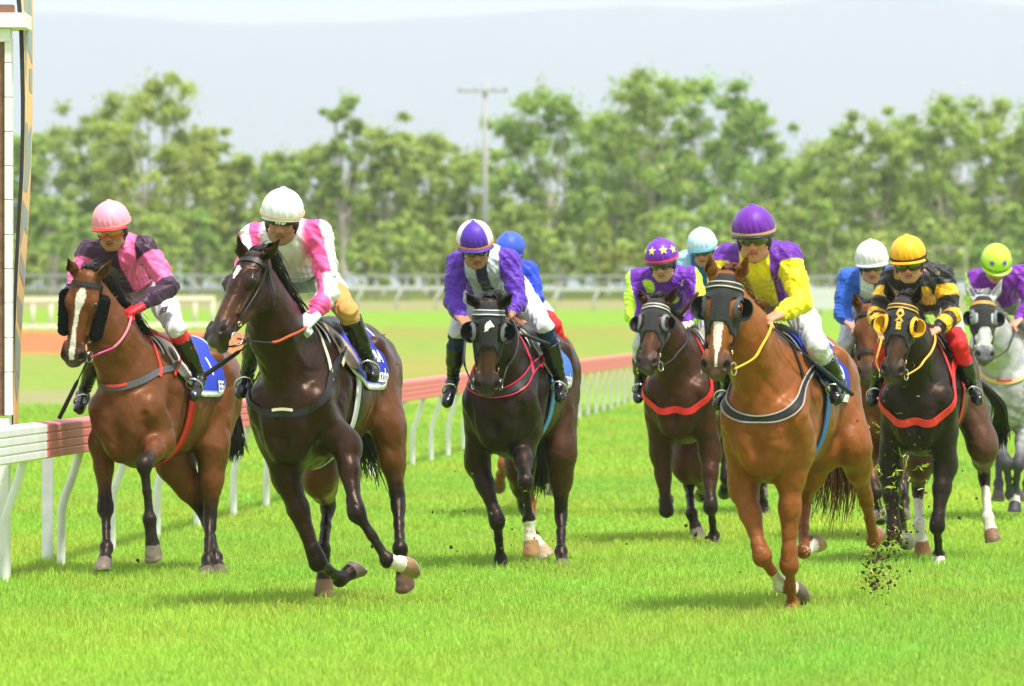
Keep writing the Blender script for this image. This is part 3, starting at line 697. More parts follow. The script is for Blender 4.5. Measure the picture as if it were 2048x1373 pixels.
# ------------------------------------------------------------------ jockeys
SKIN = A(.48, .215, .125)
def build_jockey(J, H):
    fr = H.fr; fwd = dict(hip=.10, kn=.20, an=.20, to=.20); g = lambda k: fr.px(J[k][0], J[k][1], J[k][2] + fwd.get(k[:-1], 0))
    vox = J.get('vox', .006); hsz = J.get('head', 1.06)
    hip = (g('hipL') + g('hipR')) / 2
    base = fr.O + fr.F * hip[0] + fr.L * hip[1] + A(0, 0, hip[2] - .10)
    root = empty('person', base, fr.rz); tag(root, J['label'], 'person', 'jockeys riding in the race')
    off = A(hip[0], hip[1], hip[2] - .10)
    def mk(name, v, f, m, col=None, parent=root, smooth=True): return mesh_np(name, v - off, f, m, parent, col, smooth)
    # ---- head frame
    hy, pt_, rl = [math.radians(x) for x in J['face']]          # yaw to picture left, pitch down, roll
    fw = fr.vec(A(-math.sin(hy) * math.cos(pt_), -math.cos(hy) * math.cos(pt_), -math.sin(pt_)))
    s0 = fr.vec(A(math.cos(hy), -math.sin(hy), 0)); u0 = np.cross(fw, s0); 
    sd_ = nrm(s0 * math.cos(rl) + u0 * math.sin(rl)); up = np.cross(fw, sd_)
    C = g('cap'); K = C - up * .058 * hsz
    ax = np.array([fw, sd_, up])
    hh = lambda a, b, c: K + hsz * (fw * a + sd_ * b + up * c)
    HP = []
    def E(c, r, k=.015, op='u'): HP.append(ell(hh(*c), A(*r) * hsz, ax, k, op))
    def Cc(a, b, ra, rb, k=.012, op='u', fl=1., sv=None): HP.append(ecap(hh(*a), hh(*b), ra * hsz, rb * hsz, fl, sv, k, op))
    E((0, 0, .045), (.098, .077, .098)); E((.020, 0, -.030), (.076, .063, .085), .02)
    E((.042, 0, -.080), (.048, .047, .034), .02); E((.072, 0, -.104), (.019, .023, .016), .014)
    for s in (-1, 1):
        E((.060, s * .036, -.026), (.028, .024, .024), .02); Cc((.084, s * .012, .022), (.072, s * .044, .020), .012, .011)
        Cc((.030, s * .060, -.07), (.062, s * .025, -.105), .016, .014, .02)
        E((.088, s * .032, .003), (.014, .017, .011), .010, 's'); E((-.005, s * .079, -.018), (.022, .011, .032), .006)
        E((.108, s * .012, -.040), (.012, .010, .010), .008)
        E((.078, s * .032, .002), (.012, .014, .012), .003)
    Cc((.090, 0, .012), (.112, 0, -.034), .0085, .0145, .010)
    Cc((.086, -.018, -.066), (.086, .018, -.066), .009, .009, .008); Cc((.100, 0, -.062), (.097, 0, -.074), .008, .009, .006)
    Cc((.098, -.024, -.068), (.098, .024, -.068), .0026, .0026, .003, 's')
    # ---- skeleton
    shL, shR, elL, elR, haL, haR = g('shL'), g('shR'), g('elL'), g('elR'), g('haL'), g('haR')
    hpL, hpR, knL, knR, anL, anR, toL, toR = g('hipL'), g('hipR'), g('knL'), g('knR'), g('anL'), g('anR'), g('toL'), g('toR')
    for q, s, ym in ((knL, 1, .25), (knR, -1, .25), (anL, 1, .315), (anR, -1, .315), (toL, 1, .335), (toR, -1, .335)): q[1] = s * max(s * q[1], ym)
    shc = (shL + shR) / 2; nb = shc + A(.02, 0, .03) + nrm(K - shc) * .02
    lat = nrm(shL - shR); dn = nrm(np.cross(lat, nrm(hip - shc)))            # sign fixed below
    if dn[2] < 0: dn = -dn
    wrL = haL + nrm(elL - haL) * .085; wrR = haR + nrm(elR - haR) * .085
    # ---- skin body: head, neck, trunk, limbs and five-fingered hands in one surface
    B = list(HP)
    B.append(ecap(hh(-.025, 0, -.06), nb, .056 * hsz, .060, 1, None, .03))
    B.append(ecap(shL * .8 + shc * .2, shR * .8 + shc * .2, .060, .060, 1, None, .03)); B.append(ecap(shc, hip, .105, .10, 1.15, lat, .04))
    for sh, el, wr, ha, hp, kn, an, to, s in ((shL, elL, wrL, haL, hpL, knL, anL, toL, 1), (shR, elR, wrR, haR, hpR, knR, anR, toR, -1)):
        B += [ecap(sh, el, .046, .038, 1, None, .03), ecap(el, wr, .038, .025, 1, None, .02), ecap(hp, kn, .075, .052, 1, None, .03), ecap(kn, an, .048, .032, 1, None, .02)]
        f_ = nrm(ha - el); d_ = nrm(A(0, 0, -1) + f_ * .2); sv = nrm(np.cross(f_, d_)); d_ = np.cross(sv, f_)
        if d_[2] > 0: d_ = -d_
        inner = -1 if (sv @ A(0, 1, 0)) * s > 0 else 1
        kn_ = ha + f_ * .012
        gk_ = 1.22 if J.get('glove') is not None else 1.0
        B.append(ecap(wr, kn_ - d_ * .004, .026 * gk_, .020 * gk_, 2.0, sv, .02)); B.append(ell(kn_ + d_ * .024 - f_ * .002, A(.026, .034, .020) * gk_, np.array([f_, sv, d_]), .006))
        for i in range(4):
            o = (i - 1.5) * .0195; L = (.034, .040, .038, .030)[i]; r = .0112 * gk_
            p0 = kn_ + sv * o - d_ * .002; p1 = p0 + f_ * L * .8 + d_ * L * .45; p2 = p1 + d_ * L * .8 - f_ * L * .25; p3 = p2 - f_ * L * .75 + d_ * .004
            B += [ecap(p0 - f_ * .01, p1, r * 1.1, r, 1, None, .004), ecap(p1, p2, r, r * .95, 1, None, .004), ecap(p2, p3, r * .95, r * .85, 1, None, .004)]
        t0 = wr + f_ * .030 + sv * inner * .030; t1 = t0 + f_ * .036 + sv * inner * .012 + d_ * .012; t2 = t1 + f_ * .026 - sv * inner * .014 + d_ * .014
        B += [ecap(t0, t1, .014, .012, 1, None, .01), ecap(t1, t2, .012, .010, 1, None, .004)]
    v, f = solid(B, J.get('bvox', .0055))
    sk = np.array(J.get('skin', SKIN)); col = np.tile(sk, (len(v), 1))
    q = np.stack([(v - K) @ fw, (v - K) @ sd_, (v - K) @ up], 1) / hsz
    inh = (np.abs(q[:, 1]) < .1) & (q[:, 2] > -.13) & (q[:, 2] < .2) & (q[:, 0] > -.12)
    m = inh & (np.abs(q[:, 2] + .068) < .010) & (np.abs(q[:, 1]) < .024) & (q[:, 0] > .08); col[m] = sk * A(.80, .50, .48)
    m = inh & (np.abs(q[:, 2] + .068) < .0035) & (np.abs(q[:, 1]) < .024) & (q[:, 0] > .08); col[m] = sk * .28
    m = inh & (np.abs(q[:, 2] - .003) < .011) & (np.abs(np.abs(q[:, 1]) - .032) < .016) & (q[:, 0] > .06); col[m] = A(.05, .035, .03)
    m = inh & (np.abs(q[:, 2] - .024) < .005) & (np.abs(np.abs(q[:, 1]) - .032) < .020) & (q[:, 0] > .07); col[m] = A(.06, .04, .03)
    m = inh & (q[:, 0] > .05) & (q[:, 2] < -.045) & ~((np.abs(q[:, 2] + .068) < .010) & (np.abs(q[:, 1]) < .024)); col[m] *= (1 - J.get('stubble', .12)) 
    m = inh & ((np.abs(q[:, 1]) > .03) & (q[:, 2] < -.01) & (q[:, 2] > -.045) | ((q[:, 0] > .10) & (q[:, 2] > -.055))); col[m] *= A(1.06, .90, .86)
    for ha, gk in ((haL, 'gloveL'), (haR, 'gloveR')):
        if J.get('glove') is not None: m = np.linalg.norm(v - ha, axis=1) < .115; col[m] = A(*J['glove'])
    mk('body', v, f, mat('skin', (0, 0, 0), rough=.5, spec=.35, attr=True, noise=.07, nscale=50, sub=.1), col)
    # ---- helmet, cap, peak, band, goggles
    cap = J['capc']
    hv, hf = solid([ell(hh(.006, 0, .045), A(.116, .094, .106) * hsz, ax, .01), *[ell(hh(-.01, s * .078, -.012), A(.042, .016, .040) * hsz, ax, .02) for s in (-1, 1)],
                    ecap(hh(.10, -.07, -.055), hh(.10, .07, -.055), .066 * hsz, .066 * hsz, 1, None, .012, 's')], .006)
    hel = mk('helmet', hv, hf, mat('helmet_%s' % str(J.get('shell', (.012, .012, .014))), J.get('shell', (.012, .012, .014)), rough=.35, spec=.5))
    cpr = [ell(hh(.002, 0, .062), A(.131, .113, .116) * hsz, ax, .01), ell(hh(0, 0, .178), A(.018, .018, .010) * hsz, ax, .004)]
    V, lo, axx = grid(cpr, .006); X, Yy, Z = np.meshgrid(*axx, indexing='ij')
    Q = (np.stack([X, Yy, Z], -1) - K) @ np.stack([fw, sd_, up], 1) / hsz
    V = np.maximum(V, (.036 - Q[..., 2]) * .95).astype(np.float32)
    cv, cf = nets(V, lo, .006)
    cq = np.stack([(cv - K) @ fw, (cv - K) @ sd_, (cv - K) @ up], 1) / hsz; an = np.arctan2(cq[:, 1], cq[:, 0])
    nn = vnormals(cv, cf); ruf = sstep(.13, .05, cq[:, 2]); gath = np.sin(an * 46 + 3 * np.sin(an * 7)) * ruf * .5 + .6 * np.sin(an * 19 + 2 * np.sin(an * 5) + cq[:, 2] * 40) * ruf
    seam = -np.exp(-((np.abs(cq[:, 1])) / .006) ** 2) * .4 + .25 * np.sin(an * 9 + cq[:, 2] * 60) * sstep(.05, .12, cq[:, 2]) * sstep(.18, .14, cq[:, 2])
    cv = cv + nn * ((gath * .0030 + seam * .0014) * hsz)[:, None]
    cc = np.tile(np.array(cap), (len(cv), 1))
    if J.get('cap_fn'): cc = J['cap_fn'](cq, an, cc)
    silk = mat('silk', (0, 0, 0), rough=.50, spec=.30, attr=True, bump=.10, bscale=24, sheen=.15, noise=.05, nscale=12)
    cpo = mk('cap', cv, cf, silk, cc)
    if J.get('stars') is not None:
        for (a, z, r) in J.get('star_at', [(-.35, .115, .034), (.35, .115, .034), (1.05, .11, .034), (-1.05, .11, .034)]):
            dv = fw * math.cos(a) + sd_ * math.sin(a); O = hh(0, 0, z) + dv * .12 * hsz; xx = -fw * math.sin(a) + sd_ * math.cos(a)
            o = decal('cap_star', star2d(r * hsz, .42), O - off * 0, xx, up * .85 - dv * .5, cpr, mat('paint_%s' % str(J['stars']), J['stars'], rough=.45), cpo, .0035, .15)
            o.data.transform(__import__('mathutils').Matrix.Translation(Vector(-off)))
    bandc = J.get('band', (.55, .36, .18)); a = np.linspace(0, 2 * math.pi, 40, endpoint=False)
    bp = [hh(.136 * math.cos(t), .117 * math.sin(t), .047 - .012 * math.cos(t)) for t in a]
    P = np.array(bp); Nn = np.array([nrm(fw * math.cos(t) / 1.16 + sd_ * math.sin(t)) for t in a]); V3 = np.stack([P + up * .008, P + up * .008 + Nn * .004, P - up * .008 + Nn * .004, P - up * .008], 1).reshape(-1, 3)
    mk('cap_band', V3, [(i * 4 + j, i * 4 + (j + 1) % 4, ((i + 1) % 40) * 4 + (j + 1) % 4, ((i + 1) % 40) * 4 + j) for i in range(40) for j in range(4)], cl2(bandc), None, cpo, smooth=False)
    pk = []; n1, n2 = 17, 6
    for i in range(n1):
        t = math.radians(-66 + 132 * i / (n1 - 1))
        for j in range(n2):
            s = j / (n2 - 1); r_ = .118 + s * J.get('peak_len', .032) * math.cos(t) ** .7
            pk.append(hh(r_ * math.cos(t) * 1.10, r_ * math.sin(t) * .96, +.040 - .006 * math.cos(t) - s * .010 - .010 * math.sin(t) ** 2 * s))
    o = mk('peak', np.array(pk), [(i * n2 + j, (i + 1) * n2 + j, (i + 1) * n2 + j + 1, i * n2 + j + 1) for i in range(n1 - 1) for j in range(n2 - 1)], mat('peak_%s' % str(J.get('peak', cap)), J.get('peak', cap), rough=.38, spec=.45), None, cpo); solidify(o, .007)
    if J.get('goggles') is not None:
        gl = [ell(hh(.016, 0, .002), A(.103, .082, .066) * hsz, ax, .002)]
        V, lo, axx = grid(gl, .004); X, Yy, Z = np.meshgrid(*axx, indexing='ij'); Q = (np.stack([X, Yy, Z], -1) - K) @ np.stack([fw, sd_, up], 1) / hsz
        dr = np.abs(Q[..., 1]); lowb = -.030 + .024 * np.exp(-(dr / .016) ** 2) + .010 * sstep(.05, .08, dr); V = np.maximum(V, np.maximum(np.maximum(lowb - Q[..., 2], Q[..., 2] - .032), .030 - Q[..., 0])).astype(np.float32)
        gv, gf = nets(V, lo, .004)
        gog = mk('goggles', gv, gf, mat('goggle_%s' % str(J['goggles']), J['goggles'], rough=.08, spec=.8, coat=.6))
        if J.get('frame') is not None:
            V2 = [hh(.016 + .104 * math.cos(t), .083 * math.sin(t), -.030 + .022 * math.exp(-(math.sin(t) * .082 / .014) ** 2) + .008 * math.sin(t) ** 4) for t in np.radians(np.linspace(-75, 75, 31))]
            v_, f_ = tube_geo(V2, .0055, 6); mk('goggle_frame', v_, f_, mat('frame_%s' % str(J['frame']), J['frame'], rough=.3), None, gog)
    if J.get('goggles_up') is not None:     # second pair parked under the peak
        bl = [ell(hh(.014, 0, .010), A(.112, .094, .090) * hsz, ax, .002)]
        V, lo, axx = grid(bl, .004); X, Yy, Z = np.meshgrid(*axx, indexing='ij'); Q = (np.stack([X, Yy, Z], -1) - K) @ np.stack([fw, sd_, up], 1) / hsz
        V = np.maximum(V, np.maximum(np.maximum(.000 - Q[..., 2], Q[..., 2] - .036), -.02 - Q[..., 0])).astype(np.float32); gv, gf = nets(V, lo, .004)
        gog = mk('goggle_band', gv, gf, mat('goggle_band', J['goggles_up'], rough=.35, spec=.5))
        o = decal('band_lettering', glyph2d(J['helmet_text'], .036, .003), hh(.13, 0, .017), sd_, up, bl, mat('paint_white', (.8, .8, .8), rough=.5), gog, .003, .15)
        o.data.transform(__import__('mathutils').Matrix.Translation(Vector(-off)))
    for s in (-1, 1):
        st = catmull([hh(.0, s * .086, .01), hh(.012, s * .078, -.05), hh(.040, s * .052, -.098), hh(.058, s * .0, -.122)], 6)
        v_, f_ = tube_geo(st, .0065, 6); mk('chin_strap', v_, f_, leather(), None, hel)
    if J.get('ponytail'):
        mb = MB(); r = np.random.default_rng(5)
        for i in range(70):
            b = hh(-.10, .03, .0); o_ = fw * -1 + r.normal(0, .35, 3) + sd_ * .5; p = [b, b + nrm(o_) * .07, b + nrm(o_ + up * -.6) * r.uniform(.10, .15)]
            mb.tube(catmull(p, 3) - off, np.linspace(.005, .0012, 7), 4, False)
        mb.build('hair', mat('hair_dark', (.012, .009, .008), rough=.5), root)
    # ---- silks
    Jk = [ecap(shL * .80 + shc * .2 - dn * .012, shR * .80 + shc * .2 - dn * .012, .082, .082, 1, None, .04), ecap(shc - dn * .03, (shc + hip) / 2 - dn * .02, .122, .138, 1.20, lat, .06), ecap((shc + hip) / 2 - dn * .02, hip + (shc - hip) * .34, .150, .138, 1.12, lat, .05), ecap(shc + dn * .035 - nrm(shc - hip) * .03, (shc + hip) / 2 + dn * .045, .088, .115, 1.30, lat, .06), ecap(nb - nrm(K - nb) * .02, nb + nrm(K - nb) * .015, .080, .070, 1, None, .02)]
    pz = J.get('puff', 1.0); bones = [('t', shc, hip)]
    for sh, el, wr, s in ((shL, elL, wrL, 'L'), (shR, elR, wrR, 'R')):
        Jk += [ecap(sh, sh + (el - sh) * .55, .070 * pz, .068 * pz, 1, None, .055), ecap(sh + (el - sh) * .5, el, .068 * pz, .060 * pz, 1, None, .03), ecap(el, el + (wr - el) * .5, .060 * pz, .058 * pz, 1, None, .03), ecap(el + (wr - el) * .5, wr - (wr - el) * .08, .057 * pz, .042, 1, None, .02), ecap(wr - (wr - el) * .08, wr, .038, .040, 1, None, .01)]
        bones += [('u' + s, sh, el), ('f' + s, el, wr)]
    V, lo, axx = grid(Jk, vox); v, f = nets(V, lo, vox); nn = vnormals(v, f)
    best = np.full(len(v), 9.); bi = np.zeros(len(v), int); bt = np.zeros(len(v))
    for i, (nme, a_, b_) in enumerate(bones):
        ab = b_ - a_; t = np.clip((v - a_) @ ab / (ab @ ab), 0, 1); d = np.linalg.norm(v - a_ - t[:, None] * ab, axis=1) - (.15 if nme == 't' else .07)
        m = d < best; best[m] = d[m]; bi[m] = i; bt[m] = t[m]
    part = np.array([b[0] for b in bones])[bi]
    x, y, z = v.T; sd0 = J['cap'][0] % 7
    w1 = np.sin(x * 17 + sd0 + 2.2 * np.sin(y * 11 + z * 6)) ; w2 = np.sin(z * 31 + y * 22 + 3 * np.sin(x * 14 + sd0) + 2 * np.sin(y * 9)); w3 = np.sin(x * 58 - z * 44 + 4 * np.sin(y * 17 + z * 12)); 
    arm = bi > 0; tt = np.where(np.char.startswith(part, 'f'), 1 + bt, bt)
    w4 = np.sin(tt * 26 + 2.5 * np.sin(y * 21 + z * 17) + 1.5 * np.sin(x * 25)) * arm
    ridge = lambda q_: 1 - 2 * np.abs(q_)
    disp = .0050 * ridge(w2) + .0028 * ridge(w3) + .0055 * w1 + .0012 * ridge(w4) * arm
    disp = disp * .8 - .0055 * creases(v, 26, sd0, .22) - .0014 * creases(v, 52, sd0 + 2.2, .26)
    v = v + nn * (disp * J.get('wr', 1.0))[:, None]
    out = np.zeros(len(v))
    for i, (nme, a_, b_) in enumerate(bones):
        if i: m = bi == i; out[m] = (v[m] - a_ - bt[m][:, None] * (b_ - a_)) @ lat * (1 if nme[1] == 'L' else -1)
    T_ = dict(out=out, lat=(v - shc) @ lat, sp=bt, dn=(v - shc) @ dn, part=part, t=tt, arm=arm, v=v, fr=(v - shc) @ nrm(shc - hip), head=(v - K))
    jc = J['silk'](T_, np.tile(np.array(J['silkc'], float), (len(v), 1)))
    mk('jacket', v, f, silk, jc)
    T_ = None
    # ---- breeches
    br = [ell(hip + (shc - hip) * .02, A(.17, .165, .135), None, .04)]
    for hp, kn, an in ((hpL, knL, anL), (hpR, knR, anR)):
        br += [ecap(hp, hp + (kn - hp) * .55, .098, .082, 1, None, .05), ecap(hp + (kn - hp) * .5, kn, .082, .062, 1, None, .03), ecap(kn, kn + (an - kn) * .35, .064, .058, 1, None, .02), ecap(kn + (an - kn) * .3, kn + (an - kn) * J.get('gaiter', .42), .058, .050, 1, None, .01)]
    v, f = solid(br, vox); nn = vnormals(v, f); x, y, z = v.T
    v = v + nn * (.0035 * ridge(np.sin(z * 34 + x * 19 + 3 * np.sin(y * 12))) + .0025 * ridge(np.sin(x * 52 + y * 30 + 3 * np.sin(z * 15))) - .0032 * creases(v, 24, 1.7, .22))[:, None]
    bc = np.tile(A(*J.get('breech', (.56, .56, .58))), (len(v), 1))
    if J.get('kneec') is not None:
        for hp, kn, an in ((hpL, knL, anL), (hpR, knR, anR)):
            t0 = J.get('knee_t', 1.15); ab = kn - hp; t = np.clip((v - hp) @ ab / (ab @ ab), 0, 1); d1 = np.linalg.norm(v - hp - t[:, None] * ab, axis=1)
            cd_ = an - kn; t2 = np.clip((v - kn) @ cd_ / (cd_ @ cd_), 0, 1); d2 = np.linalg.norm(v - kn - t2[:, None] * cd_, axis=1)
            val = np.where(d2 < d1, 1 + t2, t); m = (val > t0) & (np.minimum(d1, d2) < .14); bc[m] = A(*J['kneec'])
    bre = mk('breeches', v, f, mat('breeches', (0, 0, 0), rough=.6, spec=.3, attr=True, bump=.2, bscale=35, noise=.05, nscale=15), bc)
    if J.get('leg_text'):
        for (txt, t_, size, dx) in J['leg_text']:
            O = hpL + (knL - hpL) * t_; ydir = nrm(fr.vec(A(.25, -.1, 1))); xdir = nrm(fr.vec(A(.9, -.35, .2)))
            ydir = nrm(ydir - xdir * (ydir @ xdir))
            o = decal('breeches_lettering', glyph2d(txt, size, .0015), O + xdir * dx, xdir, ydir, br, mat('paint_dark', (.02, .02, .025), rough=.6), bre, .007, .2); o.data.transform(__import__('mathutils').Matrix.Translation(Vector(-off)))
    # ---- boots with stirrup irons
    bootm = mat('boot_leather', (.011, .011, .012), rough=.20, spec=.55, bump=.35, bscale=13, noise=.2, nscale=9)
    for kn, an, to, s in ((knL, anL, toL, 1), (knR, anR, toR, -1)):
        a0 = kn + (an - kn) * J.get('boot_t', .40); fd = nrm(to - an); hl = an - fd * .045 + nrm(an - kn) * .028
        bt_ = [ecap(a0, a0 + (an - a0) * .45, .067, .056, 1, None, .02, 'u', (a0, nrm(a0 - an))), ecap(a0 + (an - a0) * .45, an, .053, .038, 1, None, .02), ecap(hl, to, .036, .036, .95, None, .03), ecap(an, to - fd * .02, .038, .034, 1, None, .02)]
        v, f = solid(bt_, .006); nn = vnormals(v, f); t = (v - kn) @ nrm(an - kn) / np.linalg.norm(an - kn)
        v = v + nn * (.004 * ridge(np.sin(t * 30 + 2 * np.sin(v[:, 1] * 40))) * sstep(.6, 1.0, t) * sstep(1.12, 1.02, t))[:, None]
        mk('boot', v, f, bootm)
        m_ = an + (to - an) * .62; lt = nrm(np.cross(to - an, A(0, 0, 1))) ; up_ = nrm(kn - an)
        a = np.linspace(-2.35, 2.35, 19); pr_ = [m_ + up_ * (.030 + .052 * math.cos(t)) + lt * .050 * math.sin(t) for t in a] ; pr_ = pr_ + [pr_[0]]
        v_, f_ = tube_geo(pr_, .0065, 6); mk('stirrup_iron', v_, f_, METAL())
    J['_'] = dict(haL=haL, haR=haR, wrL=wrL, wrR=wrR, elL=elL, shL=shL)
    # ---- reins belong to the horse: bit ring to hand and on to the other hand
    for s, ha in ((1, haL), (-1, haR)):
        b = H.hd(.51, -.080, s * .082); m_ = (b + ha) / 2 + A(0, s * .035, -.035 - J.get('sag', 0))
        rb = J.get('rein', (.02, .02, .02)); gr = J.get('grip', rb); m_ = m_ + A(0, 0, -.02)
        L = catmull([b, b + (m_ - b) * .6 + A(0, 0, -.01), m_, m_ + (ha - m_) * .5, ha], 8)
        for _ in range(10):
            L[1:-1] = (L[:-2] + 2 * L[1:-1] + L[2:]) / 4; dd = sd_pts(H.prims, L); L[1:-1] += (np.maximum(.014 - dd, 0)[:, None] * sd_grad(H.prims, L))[1:-1]
        mid = int(len(L) * J.get('grip_t', .4))
        for nm, q, r_, c_ in (('rein', L[:mid + 1], .0058, rb), ('rein_grip', L[mid:], .0082, gr)):
            v_, f_ = tube_geo(q, r_, 7); mesh_np(nm, v_, f_, cl2(c_), H.root)
    loop = catmull([haL, (haL + haR) / 2 + A(-.06, 0, -.10), haR], 8); ribbon('rein_loop', loop, .018, cl2(J.get('grip', (.02, .02, .02))), H.root, None, nrmdir=A(0, 0, 1), n=1)
    return root
def whip(H, a, b, label, c=(.012, .012, .013), fl=.55, shaftc=None):
    """riding whip from the hand a to the padded end b"""
    fr = H.fr; a, b = fr.px(*a), fr.px(*b); root = empty('riding_whip', fr.O + fr.F * a[0] + fr.L * a[1] + A(0, 0, a[2]), fr.rz)
    tag(root, label, 'whip', 'riding whips held by the jockeys'); d = b - a
    v, f = tube_geo(np.array([a - a, d * .5, d * fl]), [.0055, .005, .0048], 8); mesh_np('shaft', v, f, cl2(shaftc or c), root)
    v, f = tube_geo(np.array([d * (fl - .01), d * (fl + .03), d * .9, d]), [.008, .0125, .0145, .013], 10); mesh_np('padded_end', v, f, cl2(c), root)
    v, f = tube_geo(np.array([-nrm(d) * .10, d * .04]), [.009, .008], 8); mesh_np('handle', v, f, leather(), root)
    return root
# ------------------------------------------------------------------ the field: every horse and rider, measured from the photograph
HORSES = {}; JOCK = {}
def tone(c, d, col, e=.004):
    """paint col where the signed value d is positive, with a soft edge"""
    t = sstep(-e, e, d)[:, None]; return c * (1 - t) + np.array(col) * t
# --- chestnut, yellow and purple
HORSES['chestnut'] = dict(label='bright chestnut racehorse with white blaze and black blinkers, nearest on the right', coat='chestnut', chest=1522, d=33.6, yaw=15.5, lift=-.03, vox=.0075,
    poll=(1449,552,1.06), nose=(1428,760,1), hyaw=12, Lh=.60, ears=[(1497,505,1),(1421,508,1)],
    legs=dict(LF=[(1581,950,.45),(1578,1128,1),(1585,1213,-1),(1590,1247,1)],
              RF=[(1487,975,.45),(1523,1112,1),(1561,1170,-1),(1600,1188,-1)],
              LH=[(1706,890,-.50),(1730,990,-1),(1748,1082,-1),(1752,1070,-1)],
              RH=[(1640,900,-.45),(1606,1010,-1),(1608,1102,1),(1634,1086,-1)]),
    socks=dict(RF=(1,.55), RH=(2,-.1)), hooves=dict(LF=(.26,.11,.04), RH=(.32,.2,.1), LH=(.2,.14,.1)),
    blaze=[[(.20,-.002,.022),(.30,0,.022),(.40,.002,.020),(.455,.004,.006),(.53,.004,.004)]],
    tail=[(1650,850,-1.15),(1672,940,-1.25),(1660,1040,-1.3)], tail_w=.11, mane_n=160, fore_n=40,
    tack=dict(hood=True, brow=(.02,.02,.022), brow_trim=(.45,.42,.33), rim=(.045,.050,.058), breast=dict(c=(.012,.012,.013),edge=(.35,.33,.30),w=.034,z=1.15,strap=(.012,.012,.013)), girth=(.03,.16,.55), cloth=(.020,.035,.36), cloth_text=[('5',-.34,1.40,.20,(.8,.8,.8)),('mazda',-.34,1.235,.085,(.8,.8,.8))], flap=(.02,.05,.40)))
def y4(T,c):
    l=np.abs(T['lat']); pur=(.115,.010,.30)
    c=tone(c, np.where(T['arm'],-1,np.minimum(l-.085,.165-l)), pur)
    return tone(c, np.where(T['arm'],.16-T['t'],-1), pur, .02)
JOCK['chestnut'] = dict(label='jockey in yellow and purple silks with purple cap on the chestnut horse', capc=(.13,.012,.32), silkc=(.80,.66,.012), silk=y4, face=(8,8,3), cap=(1507,456,.52),
    shL=(1580,512,.34), shR=(1447,518,.38), elL=(1604,605,.42), elR=(1428,610,.50), haL=(1537,641,.70), haR=(1470,655,.66),
    hipL=(1582,588,-.30), hipR=(1520,590,-.30), knL=(1627,695,.14), knR=(1500,690,.20), anL=(1664,770,-.10), anR=(1470,790,-.05), toL=(1672,798,.05), toR=(1462,810,.10),
    goggles=(.02,.022,.012), peak=(.012,.012,.014), band=(.50,.33,.16), rein=(.75,.48,.03), grip=(.70,.42,.02), skin=(.56,.25,.16), boot_t=.30, gaiter=.34,
    whip=dict(a=(1537,648,.72), b=(1705,790,.25), c=(.012,.03,.05), label='dark whip slanting down beside the rump of the chestnut horse'))
# --- bay with the white blaze, pink cap
HORSES['bay'] = dict(label='bay racehorse with long white blaze and black sheepskin cheek rolls, leftmost', coat='bay', chest=243, d=38.3, yaw=18.5, lift=-.06, vox=.008,
    poll=(172,550,1.02), nose=(141,738,1), hyaw=13, Lh=.60, ears=[(224,519,1),(135,515,1)],
    legs=dict(LF=[(322,885,.50),(288,925,1),(299,1040,-1),(307,1114,1)], RF=[(205,885,.42),(211,1015,1),(213,1096,1),(206,1138,1)],
              LH=[(425,895,-.45),(420,1042,-1),(416,1122,1),(412,1154,1)], RH=[(345,925,-.35),(412,1032,-1),(432,1116,1),(440,1152,1)]),
    hooves=dict(LF=(.16,.13,.10), RF=(.16,.13,.11)), tanw=.15,
    blaze=[[(.085,.006,.010),(.13,.004,.030),(.19,-.004,.026),(.23,-.004,.013),(.36,-.006,.012),(.44,-.004,.018),(.50,-.002,.016),(.545,.0,.014)]],
    tail=[(466,840,-1.12),(468,890,-1.15),(464,915,-1.2)], tail_w=.05,
    tack=dict(sheepskin=True, brow=(.02,.02,.022), breast=dict(c=(.085,.085,.090),w=.042,z=1.30,strap=(.72,.05,.03),patch=(.75,.05,.03)), girth=(.70,.035,.02), girth_edge=(.55,.012,.012), cloth=(.020,.045,.45), cloth_text=[('EE',-.40,1.27,.10,(.8,.8,.8)),('1',-.30,1.40,.16,(.8,.8,.8))], flap=(.60,.52,.42), seat=(.6,.03,.03)))
def y1(T,c):
    dk=(.040,.012,.040); l=T['lat']
    c=tone(c, np.where(T['arm'],-1,.035-l), dk)
    c=tone(c, np.where(T['arm'],-1,l-.140), dk)
    c=tone(c, np.where(T['arm'],.22-T['t'],-1), dk, .02)
    return tone(c, np.where(T['arm'],T['t']-.86,-1), dk, .02)
JOCK['bay'] = dict(label='jockey in maroon and pink silks with pink cap and red gloves', capc=(.85,.33,.46), silkc=(.86,.14,.36), silk=y1, face=(12,12,4), cap=(222,441,.55),
    shL=(292,494,.32), shR=(175,504,.38), elL=(337,575,.40), elR=(147,588,.50), haL=(258,627,.66), haR=(222,640,.62),
    hipL=(306,562,-.32), hipR=(248,564,-.32), knL=(331,660,.16), knR=(205,680,.2), anL=(380,752,-.08), anR=(166,790,-.05), toL=(388,793,.08), toR=(158,818,.10),
    goggles=(.42,.24,.01), frame=(.65,.05,.02), peak=(.55,.03,.06), band=(.82,.36,.28), rein=(.80,.08,.32), grip=(.85,.20,.28), glove=(.72,.015,.025), kneec=(.66,.025,.025), knee_t=1.04, boot_t=.20, gaiter=.24, skin=(.42,.20,.11),
    leg_text=[('NJ', .40, .055, -.01), ('JES', .62, .05, .03)], whip=dict(a=(215,640,.62), b=(118,838,.80), c=(.012,.012,.014), fl=.62, label='black padded whip hanging under the muzzle of the blazed bay'))
